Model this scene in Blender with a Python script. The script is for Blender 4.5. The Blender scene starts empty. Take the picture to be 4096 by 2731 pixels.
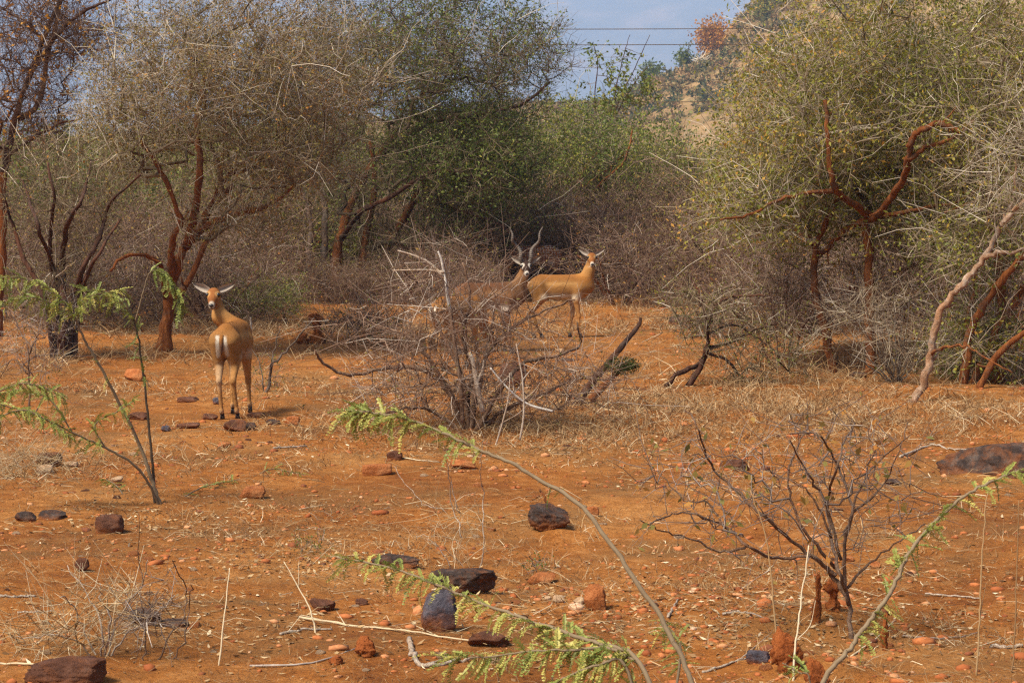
import bpy, math, random
import numpy as np
import openvdb
from mathutils import Vector, Matrix

# ------------------------------------------------------------------ camera, world, sun, exposure
SC = bpy.context.scene
COL = SC.collection
rng = np.random.default_rng(7)
random.seed(7)
R = math.radians

F, CX, CY, HZ, CAMH = 9500.0, 2048.0, 1365.5, 700.0, 2.04      # photograph pixels (4096 x 2731), metres
PITCH = math.atan((CY - HZ) / F)
cam = bpy.data.cameras.new('camera')
cam.sensor_width = 36.0
cam.lens = 36.0 * F / 4096.0
cam.clip_start = 0.1
cam.clip_end = 20000
cam.dof.use_dof = True
cam.dof.focus_distance = 19.0
cam.dof.aperture_fstop = 22.0
camo = bpy.data.objects.new('camera', cam)
camo.location = (0, 0, CAMH)
camo.rotation_euler = (math.pi / 2 - PITCH, 0, 0)
COL.objects.link(camo)
SC.camera = camo

SUN_EL, SUN_AZ = 54.0, 228.0            # azimuth clockwise from +Y: behind the camera, to the left
W = bpy.data.worlds.new('World')
SC.world = W
W.use_nodes = True
wn = W.node_tree.nodes
sky = wn.new('ShaderNodeTexSky')
sky.sky_type = 'NISHITA'
sky.sun_disc = False
sky.sun_elevation = R(SUN_EL)
sky.sun_rotation = R(SUN_AZ)
sky.air_density = 1.0
sky.dust_density = 3.0
W.node_tree.links.new(sky.outputs[0], wn['Background'].inputs[0])
wn['Background'].inputs[1].default_value = 0.085
sl = bpy.data.lights.new('sun', 'SUN')
sl.energy = 4.8
sl.angle = R(16.0)
sl.color = (1.0, 0.91, 0.76)
so = bpy.data.objects.new('sun', sl)
az = R(SUN_AZ)
sdir = Vector((math.sin(az) * math.cos(R(SUN_EL)), math.cos(az) * math.cos(R(SUN_EL)), math.sin(R(SUN_EL))))
so.rotation_euler = sdir.to_track_quat('Z', 'Y').to_euler()
so.location = (-10, -10, 30)
COL.objects.link(so)
SC.view_settings.view_transform = 'Standard'
SC.view_settings.look = 'None'
SC.view_settings.exposure = 0.70
SC.view_settings.gamma = 1.0
SC.view_settings.use_curve_mapping = False
SC.cycles.max_bounces = 5
SC.cycles.diffuse_bounces = 2
SC.cycles.transmission_bounces = 3
SC.cycles.volume_bounces = 1
SC.cycles.use_denoising = False
SC.cycles.pixel_filter_type = 'BLACKMAN_HARRIS'
SC.cycles.filter_width = 1.3
SC.cycles.sample_clamp_indirect = 2.0
SC.cycles.sample_clamp_direct = 6.0
SC.cycles.transparent_max_bounces = 4

# ------------------------------------------------------------------ pixels to places
FWD = np.array([0, math.cos(PITCH), -math.sin(PITCH)])
UPV = np.array([0, math.sin(PITCH), math.cos(PITCH)])

def ray(x, y):
    return np.array([1.0, 0, 0]) * ((x - CX) / F) + UPV * (-(y - CY) / F) + FWD

def at(x, y, D):
    r = ray(x, y)
    return np.array([0, 0, CAMH]) + r * (D / r[1])

def pxm(D):
    return F / D

# ------------------------------------------------------------------ value noise
def _h(ix, iy, s):
    n = (ix.astype(np.int64) * 374761393 + iy.astype(np.int64) * 668265263 + s * 982451653) & 0xFFFFFFFF
    n = ((n ^ (n >> 13)) * 1274126177) & 0xFFFFFFFF
    return ((n ^ (n >> 16)) & 0xFFFF) / 65535.0

def vn(x, y, s=0):
    x = np.asarray(x, float); y = np.asarray(y, float)
    ix, iy = np.floor(x), np.floor(y)
    fx, fy = x - ix, y - iy
    fx = fx * fx * (3 - 2 * fx); fy = fy * fy * (3 - 2 * fy)
    a = _h(ix, iy, s); b = _h(ix + 1, iy, s); c = _h(ix, iy + 1, s); d = _h(ix + 1, iy + 1, s)
    return (a + (b - a) * fx) * (1 - fy) + (c + (d - c) * fx) * fy

MOUNDS = []          # (x, y, radius, height) soil heaped round stems and mounds

def gz(x, y):
    x = np.asarray(x, float); y = np.asarray(y, float)
    z = 0.10 * (vn(x / 3.1, y / 4.0, 1) - 0.5) + 0.06 * (vn(x / 1.1, y / 1.3, 2) - 0.5)
    z = z + 0.030 * (vn(x / 0.37, y / 0.41, 3) - 0.5) + 0.016 * (vn(x / 0.13, y / 0.14, 4) - 0.5)
    for (mx, my, mr, mh) in MOUNDS:
        d2 = ((x - mx) ** 2 + (y - my) ** 2) / (mr * mr)
        z = z + mh * np.exp(-d2 * 1.5) * (0.75 + 0.5 * vn(x / 0.15, y / 0.15, 9))
    return z

def gp(x, y):
    r = ray(x, y)
    z = 0.0
    for _ in range(6):
        t = (z - CAMH) / r[2]
        p = np.array([0, 0, CAMH]) + r * t
        z = float(gz(p[0], p[1]))
    return np.array([p[0], p[1], z])

for (mx, my, mr, mh) in ((660, 1375, .9, .12), (1370, 1180, 1.2, .03), (3440, 1440, 1.0, .16), (3900, 1470, 1.2, .18), (3640, 1600, .5, .06),
                         (1850, 2375, .22, .03), (1755, 2540, .14, .03), (2190, 2110, .16, .03), (250, 2690, .25, .04), (430, 2125, .12, .025), (1580, 2262, .2, .025), (1950, 2565, .14, .03), (2380, 2450, .10, .025), (3950, 1910, .5, .04), (3270, 2480, .35, .07), (1880, 1690, .7, .06), (1260, 1345, .4, .10), (250, 1385, .8, .12), (3250, 2690, .35, .08)):
    r_ = ray(mx, my); t_ = -CAMH / r_[2]
    MOUNDS.append((r_[0] * t_, r_[1] * t_, mr, mh))

# ------------------------------------------------------------------ mesh helpers
def link(o, parent=None):
    COL.objects.link(o)
    if parent is not None:
        o.parent = parent
    return o

def raw_mesh(name, V, faces, mat=None, tint=None, col=None, smooth=False):
    """faces: list of int arrays (n,k)"""
    V = np.ascontiguousarray(V, dtype=np.float32)
    me = bpy.data.meshes.new(name)
    me.vertices.add(len(V))
    me.vertices.foreach_set('co', V.ravel())
    faces = [np.asarray(f, dtype=np.int32) for f in faces if len(f)]
    li = np.concatenate([f.ravel() for f in faces])
    tot = np.concatenate([np.full(len(f), f.shape[1], dtype=np.int32) for f in faces])
    st = np.concatenate([[0], np.cumsum(tot)[:-1]]).astype(np.int32)
    me.loops.add(len(li)); me.loops.foreach_set('vertex_index', li)
    me.polygons.add(len(tot)); me.polygons.foreach_set('loop_start', st); me.polygons.foreach_set('loop_total', tot)
    if smooth:
        me.polygons.foreach_set('use_smooth', np.ones(len(tot), dtype=bool))
    if tint is not None:
        a = me.attributes.new('tint', 'FLOAT', 'POINT'); a.data.foreach_set('value', np.ascontiguousarray(tint, dtype=np.float32))
    if col is not None:
        c4 = np.ones((len(V), 4), dtype=np.float32); c4[:, :3] = col
        a = me.attributes.new('col', 'FLOAT_COLOR', 'POINT'); a.data.foreach_set('color', c4.ravel())
    me.update(calc_edges=True)
    me.validate()
    if mat is not None:
        me.materials.append(mat)
    return me

def mobj(name, me, parent=None, loc=(0, 0, 0), kind=None):
    o = bpy.data.objects.new(name, me)
    o.location = loc
    link(o, parent)
    if kind:
        o['kind'] = kind
    return o

def empty(name, loc, label, cat, group=None):
    o = bpy.data.objects.new(name, None)
    o.empty_display_size = 0.2
    o.location = tuple(float(v) for v in loc)
    link(o)
    return tag(o, label, cat, group)

def tag(o, label, cat, group=None):
    o['label'] = label; o['category'] = cat
    if group:
        o['group'] = group
    return o

def norm(v):
    return v / np.maximum(np.linalg.norm(v, axis=-1, keepdims=True), 1e-9)

class Tubes:
    """collects tubes (bulk) into one mesh"""
    def __init__(s):
        s.V = []; s.Fq = []; s.Ft = []; s.T = []; s.n = 0
    def add(s, P, Rr, tint, sides=3, rough=0.0, cap=False):
        P = np.asarray(P, float); Rr = np.asarray(Rr, float)
        if P.ndim == 2:
            P = P[None]; Rr = Rr[None]
        n, k, _ = P.shape
        T = np.empty_like(P)
        T[:, 1:-1] = P[:, 2:] - P[:, :-2] if k > 2 else T[:, 1:-1]
        T[:, 0] = P[:, 1] - P[:, 0]; T[:, -1] = P[:, -1] - P[:, -2]
        T = norm(T)
        mean = norm(P[:, -1] - P[:, 0])
        ref = np.where(np.abs(mean[:, 2:3]) > 0.8, np.array([1.0, 0.13, 0.0]), np.array([0.11, 0.07, 1.0]))
        ref = np.repeat(ref[:, None], k, 1)
        A = norm(np.cross(T, ref)); B = np.cross(T, A)
        ang = np.arange(sides) * 2 * math.pi / sides
        rr = Rr[..., None]
        if rough:
            rr = rr * (1 + rough * (rng.random((n, k, sides)) - 0.5) * 2)
        else:
            rr = np.repeat(rr, sides, 2)
        V = P[:, :, None] + rr[..., None] * (A[:, :, None] * np.cos(ang)[None, None, :, None] + B[:, :, None] * np.sin(ang)[None, None, :, None])
        V = V.reshape(-1, 3)
        base = s.n + np.arange(n)[:, None, None] * k * sides + np.arange(k - 1)[None, :, None] * sides
        j = np.arange(sides)[None, None]
        j2 = (j + 1) % sides
        q = np.stack([base + j, base + j2, base + sides + j2, base + sides + j], -1).reshape(-1, 4)
        s.V.append(V); s.Fq.append(q)
        if cap:
            b0 = s.n + np.arange(n)[:, None] * k * sides
            b1 = b0 + (k - 1) * sides
            for i in range(1, sides - 1):
                s.Ft.append(np.concatenate([b1, b1 + i, b1 + i + 1], 1))
                s.Ft.append(np.concatenate([b0, b0 + i + 1, b0 + i], 1))
        tt = np.asarray(tint, float)
        if tt.ndim == 0:
            tt = np.full(n, float(tt))
        s.T.append(np.repeat(tt, k * sides))
        s.n += len(V)
    def ribbons(s, P, Rr, tint):
        """flat blades, one quad per span"""
        P = np.asarray(P, float); n, k, _ = P.shape
        T = norm(P[:, -1] - P[:, 0])
        A = norm(np.cross(T, rng.normal(size=(n, 3))))[:, None] * np.asarray(Rr, float)[..., None] * 1.0
        V = np.stack([P - A, P + A], 2).reshape(-1, 3)
        base = s.n + np.arange(n)[:, None] * k * 2 + np.arange(k - 1)[None] * 2
        s.V.append(V); s.Fq.append(np.stack([base, base + 1, base + 3, base + 2], -1).reshape(-1, 4))
        s.T.append(np.repeat(np.asarray(tint, float), k * 2)); s.n += len(V)
    def mesh(s, name, mat, smooth=True):
        fs = [np.concatenate(s.Fq)]
        if s.Ft:
            fs.append(np.concatenate(s.Ft))
        return raw_mesh(name, np.concatenate(s.V), fs, mat, tint=np.concatenate(s.T), smooth=smooth)

def spline(pts, n):
    """Catmull-Rom through pts, n samples per span"""
    P = np.asarray(pts, float)
    P = np.vstack([2 * P[0] - P[1], P, 2 * P[-1] - P[-2]])
    out = []
    for i in range(1, len(P) - 2):
        t = np.linspace(0, 1, n, endpoint=False)[:, None]
        a, b, c, d = P[i - 1], P[i], P[i + 1], P[i + 2]
        out.append(0.5 * (2 * b + (c - a) * t + (2 * a - 5 * b + 4 * c - d) * t * t + (3 * b - 3 * c + d - a) * t ** 3))
    out.append(P[-2][None])
    return np.vstack(out)

def diamonds(C, D, L, Wd, tint, up=None):
    """leaf shaped quads: centre C, axis D, length L, width Wd"""
    n = len(C)
    D = norm(D)
    rv = rng.normal(size=(n, 3))
    if up is not None:
        rv = rv + up
    S = norm(np.cross(D, rv))
    nrm = np.cross(D, S)
    L = np.asarray(L, float).reshape(-1, 1); Wd = np.asarray(Wd, float).reshape(-1, 1)
    a = C; b = C + D * L * 0.45 + S * Wd * 0.5 + nrm * L * 0.06; c = C + D * L - nrm * L * 0.05; d = C + D * L * 0.45 - S * Wd * 0.5 + nrm * L * 0.06
    V = np.stack([a, b, c, d], 1).reshape(-1, 3)
    q = np.arange(4 * n).reshape(-1, 4)
    return V, q, np.repeat(tint, 4)

# ------------------------------------------------------------------ materials
def nmat(name, rough=0.9, spec=0.2):
    m = bpy.data.materials.new(name); m.use_nodes = True
    b = m.node_tree.nodes['Principled BSDF']
    b.inputs['Roughness'].default_value = rough
    b.inputs['Specular IOR Level'].default_value = spec
    return m, m.node_tree, b

def node(nt, typ, **kw):
    n = nt.nodes.new(typ)
    for k, v in kw.items():
        if k.startswith('i_'):
            n.inputs[k[2:].replace('_', ' ')].default_value = v
        else:
            setattr(n, k, v)
    return n

def ramp(nt, fac, stops):
    r = nt.nodes.new('ShaderNodeValToRGB')
    e = r.color_ramp.elements
    while len(e) < len(stops):
        e.new(0.5)
    for i, (p, c) in enumerate(stops):
        e[i].position = p; e[i].color = (*c, 1)
    nt.links.new(fac, r.inputs[0])
    return r.outputs[0]

def noise(nt, scale, detail=4, rough=0.6, coord='Object', dist=0.0, vscale=None):
    tc = nt.nodes.new('ShaderNodeTexCoord')
    n = nt.nodes.new('ShaderNodeTexNoise')
    n.inputs['Scale'].default_value = scale; n.inputs['Detail'].default_value = detail
    n.inputs['Roughness'].default_value = rough; n.inputs['Distortion'].default_value = dist
    if vscale:
        mp = nt.nodes.new('ShaderNodeMapping'); mp.inputs['Scale'].default_value = vscale
        nt.links.new(tc.outputs[coord], mp.inputs[0]); nt.links.new(mp.outputs[0], n.inputs['Vector'])
    else:
        nt.links.new(tc.outputs[coord], n.inputs['Vector'])
    return n.outputs['Fac']

def mixc(nt, fac, a, b, mode='MIX'):
    m = nt.nodes.new('ShaderNodeMix'); m.data_type = 'RGBA'; m.blend_type = mode
    for s_, v in ((0, fac), (6, a), (7, b)):
        if isinstance(v, (int, float)):
            m.inputs[s_].default_value = v
        elif isinstance(v, tuple):
            m.inputs[s_].default_value = (*v, 1)
        else:
            nt.links.new(v, m.inputs[s_])
    return m.outputs[2]

def bump(nt, b, h, strength=0.5, dist=0.02):
    n = nt.nodes.new('ShaderNodeBump')
    n.inputs['Strength'].default_value = strength; n.inputs['Distance'].default_value = dist
    nt.links.new(h, n.inputs['Height']); nt.links.new(n.outputs[0], b.inputs['Normal'])

def attr(nt, name, out='Fac'):
    a = nt.nodes.new('ShaderNodeAttribute'); a.attribute_name = name
    return a.outputs[out]

def tint_mat(name, stops, rough=0.85, spec=0.2, trans=0.0, nscale=0, ncol=None, namt=0.4):
    m, nt, b = nmat(name, rough, spec)
    c = ramp(nt, attr(nt, 'tint'), stops)
    if nscale:
        f = noise(nt, nscale, 4)
        c = mixc(nt, ramp(nt, f, [(0.42, (0, 0, 0)), (0.62, (namt,) * 3)]), c, ncol)
    nt.links.new(c, b.inputs['Base Color'])
    if trans:
        t = nt.nodes.new('ShaderNodeBsdfTranslucent'); nt.links.new(c, t.inputs[0])
        mx = nt.nodes.new('ShaderNodeMixShader'); mx.inputs[0].default_value = trans
        nt.links.new(b.outputs[0], mx.inputs[1]); nt.links.new(t.outputs[0], mx.inputs[2])
        nt.links.new(mx.outputs[0], nt.nodes['Material Output'].inputs[0])
    return m

M = {}
# soil
m, nt, b = nmat('red_soil', 0.95, 0.1)
c1 = ramp(nt, noise(nt, 0.55, 6, 0.6), [(0.34, (0.175, 0.052, 0.012)), (0.5, (0.325, 0.110, 0.022)), (0.64, (0.45, 0.200, 0.058))])
c2 = ramp(nt, noise(nt, 6.0, 8, 0.7), [(0.33, (0.12, 0.038, 0.010)), (0.5, (0.33, 0.120, 0.025)), (0.66, (0.50, 0.24, 0.078))])
c = mixc(nt, 0.45, c1, c2)
c3 = ramp(nt, noise(nt, 45.0, 5, 0.75), [(0.30, (0.55, 0.5, 0.45)), (0.5, (1, 1, 1)), (0.68, (1.45, 1.6, 1.8))])
c = mixc(nt, 0.8, c, c3, 'MULTIPLY')
# patches under dry litter, browner
c4 = ramp(nt, noise(nt, 0.9, 7, 0.65, dist=0.6), [(0.47, (0, 0, 0)), (0.64, (0.72, 0.72, 0.72))])
c = mixc(nt, c4, c, (0.19, 0.095, 0.033))
nt.links.new(c, b.inputs['Base Color'])
hh = nt.nodes.new('ShaderNodeMath'); hh.operation = 'ADD'
nt.links.new(noise(nt, 14.0, 8, 0.7), hh.inputs[0]); nt.links.new(noise(nt, 60.0, 5, 0.7), hh.inputs[1])
bump(nt, b, hh.outputs[0], 0.8, 0.03)
M['soil'] = m

def soilish(name, stops, nscale=9, dust=0.35):
    m, nt, b = nmat(name, 0.9, 0.15)
    c = ramp(nt, noise(nt, nscale, 7, 0.68), stops)
    d = ramp(nt, noise(nt, nscale * 0.6, 6, 0.7, dist=0.5), [(0.46, (0, 0, 0)), (0.66, (dust,) * 3)])
    c = mixc(nt, d, c, (0.34, 0.11, 0.03))
    tc = nt.nodes.new('ShaderNodeTexCoord'); sp = nt.nodes.new('ShaderNodeSeparateXYZ'); nt.links.new(tc.outputs['Generated'], sp.inputs[0])
    ad = nt.nodes.new('ShaderNodeMath'); ad.operation = 'MULTIPLY_ADD'; ad.inputs[1].default_value = 0.9
    nt.links.new(noise(nt, nscale * 0.8, 6, 0.7), ad.inputs[0]); nt.links.new(sp.outputs[2], ad.inputs[2])
    c = mixc(nt, ramp(nt, ad.outputs[0], [(0.62, (0.85,) * 3), (0.95, (0, 0, 0))]), c, (0.29, 0.09, 0.02))
    nt.links.new(c, b.inputs['Base Color'])
    bump(nt, b, noise(nt, nscale * 3, 9, 0.75), 1.0, 0.03)
    return m
M['rock_dark'] = soilish('dark_basalt', [(0.3, (0.028, 0.018, 0.015)), (0.5, (0.070, 0.048, 0.040)), (0.72, (0.17, 0.125, 0.10))], 14, 0.55)
M['rock_blue'] = soilish('blue_grey_stone', [(0.3, (0.045, 0.040, 0.048)), (0.5, (0.10, 0.090, 0.11)), (0.72, (0.20, 0.18, 0.20))], 14, 0.3)
M['rock_brown'] = soilish('brown_stone', [(0.3, (0.06, 0.026, 0.016)), (0.5, (0.13, 0.055, 0.033)), (0.72, (0.22, 0.11, 0.07))], 10, 0.5)
M['rock_orange'] = soilish('orange_stone', [(0.3, (0.27, 0.075, 0.022)), (0.5, (0.44, 0.15, 0.048)), (0.72, (0.58, 0.27, 0.11))], 10, 0.2)
M['rock_pale'] = soilish('pale_stone', [(0.3, (0.42, 0.24, 0.13)), (0.5, (0.55, 0.36, 0.21)), (0.72, (0.68, 0.50, 0.34))], 10, 0.35)
M['clod'] = soilish('red_clay', [(0.3, (0.22, 0.058, 0.016)), (0.5, (0.34, 0.095, 0.024)), (0.72, (0.44, 0.145, 0.04))], 7, 0.4)

def bark(name, a, bb, cc, dust=(0.30, 0.085, 0.022), damt=0.5, vs=(1, 1, 0.25), sc=22, patch=None):
    m, nt, b = nmat(name, 0.92, 0.15)
    f = noise(nt, sc, 7, 0.7, vscale=vs)
    c = ramp(nt, f, [(0.30, a), (0.5, bb), (0.70, cc)])
    d = ramp(nt, noise(nt, 3.0, 5, 0.65), [(0.40, (damt * 0.2,) * 3), (0.62, (damt,) * 3)])
    c = mixc(nt, d, c, dust)
    if patch:
        c = mixc(nt, ramp(nt, noise(nt, 5.0, 6, 0.7, dist=0.8), [(0.52, (0, 0, 0)), (0.62, (0.75,) * 3)]), c, patch)
    nt.links.new(c, b.inputs['Base Color'])
    bump(nt, b, f, 1.0, 0.05)
    return m
M['bark_red'] = bark('dust_red_bark', (0.050, 0.016, 0.007), (0.19, 0.060, 0.017), (0.42, 0.165, 0.055), dust=(0.30,0.092,0.022), damt=0.35, patch=(0.13, 0.085, 0.055))
M['bark_dark'] = bark('dark_grey_bark', (0.018, 0.012, 0.010), (0.05, 0.036, 0.03), (0.11, 0.085, 0.07), damt=0.3)
M['bark_grey'] = bark('grey_bark', (0.05, 0.042, 0.034), (0.12, 0.105, 0.085), (0.22, 0.20, 0.165), damt=0.2)
M['bark_pale'] = bark('pale_flaky_bark', (0.07, 0.045, 0.03), (0.30, 0.215, 0.145), (0.66, 0.58, 0.48), dust=(0.38, 0.15, 0.05), damt=0.6, sc=13, vs=(1, 1, 0.6), patch=(0.20, 0.17, 0.14))
M['bone_wood'] = bark('bleached_wood', (0.30, 0.22, 0.15), (0.55, 0.46, 0.36), (0.72, 0.66, 0.58), dust=(0.45, 0.22, 0.09), damt=0.35)
M['twig'] = tint_mat('twig_bark', [(0.0, (0.055, 0.037, 0.022)), (0.35, (0.18, 0.130, 0.078)), (0.7, (0.34, 0.262, 0.168)), (1.0, (0.66, 0.58, 0.46))])
M['twig_red'] = tint_mat('reddish_twig_bark', [(0.0, (0.065, 0.034, 0.023)), (0.5, (0.19, 0.112, 0.073)), (0.8, (0.33, 0.225, 0.16)), (1.0, (0.64, 0.55, 0.45))])
M['shrub'] = tint_mat('shrub_bark', [(0.0, (0.07, 0.045, 0.035)), (0.5, (0.20, 0.145, 0.115)), (0.85, (0.36, 0.29, 0.24)), (1.0, (0.66, 0.58, 0.50))], nscale=18, ncol=(0.11, 0.075, 0.058))
M['stem_olive'] = tint_mat('thorny_stem_bark', [(0.0, (0.045, 0.032, 0.021)), (0.5, (0.17, 0.122, 0.072)), (1.0, (0.36, 0.27, 0.165))], nscale=25, ncol=(0.15, 0.10, 0.06))
M['straw'] = tint_mat('dry_straw', [(0.0, (0.11, 0.058, 0.025)), (0.4, (0.29, 0.165, 0.072)), (0.75, (0.45, 0.305, 0.15)), (1.0, (0.68, 0.56, 0.37))], 0.8, trans=0.1)
M['gravel'] = tint_mat('gravel', [(0.0, (0.07, 0.038, 0.028)), (0.25, (0.28, 0.075, 0.022)), (0.6, (0.46, 0.155, 0.05)), (0.88, (0.56, 0.30, 0.145)), (1.0, (0.70, 0.55, 0.40))], nscale=60, ncol=(0.30, 0.09, 0.025), namt=0.6)
M['leaf_olive'] = tint_mat('olive_leaf', [(0.0, (0.085, 0.10, 0.018)), (0.4, (0.180, 0.195, 0.030)), (0.75, (0.34, 0.30, 0.045)), (1.0, (0.54, 0.28, 0.05))], 0.6, 0.3, 0.35)
M['leaf_green'] = tint_mat('green_leaf', [(0.0, (0.048, 0.074, 0.016)), (0.5, (0.115, 0.155, 0.026)), (0.85, (0.21, 0.24, 0.042)), (1.0, (0.36, 0.31, 0.05))], 0.55, 0.3, 0.35)
M['leaf_brown'] = tint_mat('sparse_dry_leaf', [(0.0, (0.10, 0.11, 0.03)), (0.5, (0.23, 0.19, 0.05)), (0.8, (0.36, 0.20, 0.05)), (1.0, (0.50, 0.20, 0.04))], 0.7, 0.2, 0.3)
M['leaf_orange'] = tint_mat('orange_leaf', [(0.0, (0.22, 0.10, 0.025)), (0.5, (0.52, 0.22, 0.035)), (1.0, (0.64, 0.36, 0.05))], 0.6, 0.3, 0.35)
M['frond'] = tint_mat('feathery_leaflet', [(0.0, (0.11, 0.165, 0.032)), (0.5, (0.25, 0.285, 0.058)), (1.0, (0.50, 0.44, 0.11))], 0.5, 0.35, 0.3)
M['moss'] = tint_mat('moss', [(0.0, (0.025, 0.032, 0.010)), (1.0, (0.09, 0.10, 0.03))], 0.95, 0.1)
# ------------------------------------------------------------------ the setting: ground, hill, mountain, haze
def build_ground():
    ys = [-60, -30, -12, -4, 0, 3]
    y = 5.0
    while y < 75:
        ys.append(y); y *= 1.0078
    while y < 8600:
        ys.append(y); y *= 1.12
    ys.append(8600.0)
    ys = np.array(ys)
    t = np.concatenate([-np.geomspace(14, 0.33, 14)[:-1], np.linspace(-0.33, 0.33, 300), np.geomspace(0.33, 14, 14)[1:]])
    s = np.maximum(ys, 5.0)
    s = np.where(ys > 300, 300 + (ys - 300) * 0.02, s)
    X = s[:, None] * t[None]
    Y = np.repeat(ys[:, None], len(t), 1)
    fade = np.clip((140 - Y) / 60, 0, 1)
    Z = gz(X, Y) * fade
    V = np.stack([X, Y, Z], -1).reshape(-1, 3)
    nr, nc = X.shape
    i = (np.arange(nr - 1)[:, None] * nc + np.arange(nc - 1)[None]).reshape(-1)
    q = np.stack([i, i + 1, i + nc + 1, i + nc], 1)
    o = mobj('ground', raw_mesh('ground', V, [q], M['soil'], smooth=True))
    o['kind'] = 'structure'

build_ground()

def height_grid(name, xs, ys, fn, mat):
    X, Y = np.meshgrid(xs, ys)
    Z = fn(X, Y)
    V = np.stack([X, Y, Z], -1).reshape(-1, 3)
    nr, nc = X.shape
    i = (np.arange(nr - 1)[:, None] * nc + np.arange(nc - 1)[None]).reshape(-1)
    q = np.stack([i, i + 1, i + nc + 1, i + nc], 1)
    o = mobj(name, raw_mesh(name, V, [q], mat, smooth=True))
    o['kind'] = 'structure'
    return o

def hill_z(X, Y):
    X = np.asarray(X, float); Y = np.asarray(Y, float)
    prof = np.interp(X, [-160, -90, -20, 6, 20, 27, 37, 46, 60, 100, 180, 300], [4, 9, 13, 15, 16.5, 20.5, 24, 33, 43, 64, 90, 110])
    f = np.clip((Y - 290) / 165, 0, 1); f = f * f * (3 - 2 * f)
    back = np.clip((760 - Y) / 240, 0, 1); back = back * back * (3 - 2 * back)
    n = 3.2 * (vn(X / 17, Y / 23, 21) - 0.5) + 1.4 * (vn(X / 6, Y / 7, 22) - 0.5)
    return (prof + n) * f * back - 1.5 + 1.0 * f

m, nt, b = nmat('dry_hillside', 0.95, 0.1)
c = ramp(nt, noise(nt, 0.09, 8, 0.68), [(0.32, (0.13, 0.075, 0.035)), (0.48, (0.25, 0.15, 0.065)), (0.62, (0.36, 0.23, 0.105))])
c = mixc(nt, ramp(nt, noise(nt, 0.35, 7, 0.7), [(0.45, (0, 0, 0)), (0.65, (0.6,) * 3)]), c, (0.10, 0.095, 0.035))
nt.links.new(c, b.inputs['Base Color'])
M['hillside'] = m
height_grid('hill', np.linspace(-160, 300, 190), np.linspace(285, 770, 120), hill_z, M['hillside'])

def mount_z(X, Y):
    f = np.clip((Y - 5200) / 1700, 0, 1); f = f * f * (3 - 2 * f)
    return f * (540 + 170 * vn(X / 1400, Y / 1200, 31) + 110 * (vn(X / 420, Y / 520, 32) - .5) + 60 * (vn(X / 160, Y / 180, 33) - .5)) * np.clip((8400 - Y) / 800, 0, 1) - 2
m, nt, b = nmat('forested_mountain', 0.95, 0.1)
c = ramp(nt, noise(nt, 0.006, 9, 0.65), [(0.35, (0.035, 0.045, 0.025)), (0.5, (0.08, 0.08, 0.045)), (0.66, (0.20, 0.14, 0.08))])
nt.links.new(c, b.inputs['Base Color'])
M['mountain'] = m
height_grid('mountain', np.linspace(-4600, 4600, 150), np.linspace(5180, 8400, 80), mount_z, M['mountain'])

# haze: air round the whole place
def box_mesh(name, lo, hi):
    x0, y0, z0 = lo; x1, y1, z1 = hi
    V = [(x0, y0, z0), (x1, y0, z0), (x1, y1, z0), (x0, y1, z0), (x0, y0, z1), (x1, y0, z1), (x1, y1, z1), (x0, y1, z1)]
    q = np.array([(0, 3, 2, 1), (4, 5, 6, 7), (0, 1, 5, 4), (1, 2, 6, 5), (2, 3, 7, 6), (3, 0, 4, 7)])
    return raw_mesh(name, np.array(V), [q])
HAZE = True
if HAZE:
    m = bpy.data.materials.new('hazy_air'); m.use_nodes = True
    nt = m.node_tree
    nt.nodes.remove(nt.nodes['Principled BSDF'])
    pv = nt.nodes.new('ShaderNodeVolumePrincipled')
    pv.inputs['Color'].default_value = (0.44, 0.65, 1.0, 1)
    pv.inputs['Density'].default_value = 0.00024
    pv.inputs['Anisotropy'].default_value = 0.0
    nt.links.new(pv.outputs[0], nt.nodes['Material Output'].inputs['Volume'])
    me = box_mesh('haze', (-7500, -900, -4.0), (7500, 9000, 820))
    me.materials.append(m)
    o = mobj('haze', me)
    o['kind'] = 'stuff'; o['label'] = 'pale bluish haze in the air before the distant mountain'; o['category'] = 'haze'

# ------------------------------------------------------------------ hillside vegetation
def leaf_ball(n, rad, leaf, rs):
    d = norm(rs.normal(size=(n, 3))); d[:, 2] = np.abs(d[:, 2]) * 0.9
    p = d * (rs.random((n, 1)) ** 0.45) * np.array(rad)
    return p, d

def build_hill_scrub():
    rs = np.random.default_rng(91)
    Vs, Qs, Ts, n = [], [], [], 0
    cnt = 0
    while cnt < 1500:
        x, y = (rs.uniform(-8, 75), rs.uniform(385, 468)) if cnt > 350 else (rs.uniform(-30, 110), rs.uniform(300, 470))
        z = float(hill_z(x, y))
        r = rs.uniform(0.7, 2.0)
        k = 34
        p, d = leaf_ball(k, (r, r, r * 0.85), 0, rs)
        p = p + np.array([x, y, z])
        base = rs.choice([0.1, 0.3, 0.45, 0.62, 0.8, 0.95])
        V, q, t = diamonds(p, d + rs.normal(size=d.shape) * 0.8, rs.uniform(0.45, 0.95, k), rs.uniform(0.3, 0.6, k), np.clip(base + rs.normal(size=k) * 0.08, 0, 1))
        Vs.append(V); Qs.append(q + n); Ts.append(t); n += len(V); cnt += 1
    M['scrub'] = tint_mat('hillside_scrub', [(0.0, (0.045, 0.060, 0.026)), (0.3, (0.11, 0.115, 0.045)), (0.5, (0.20, 0.165, 0.06)), (0.75, (0.32, 0.22, 0.095)), (1.0, (0.36, 0.22, 0.10))], 0.9, 0.1, 0.25)
    o = mobj('hillside_scrub', raw_mesh('hillside_scrub', np.concatenate(Vs), [np.concatenate(Qs)], M['scrub'], tint=np.concatenate(Ts)))
    o['kind'] = 'stuff'; o['label'] = 'dry tan and olive scrub covering the far hillside'; o['category'] = 'scrub'

build_hill_scrub()

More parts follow.
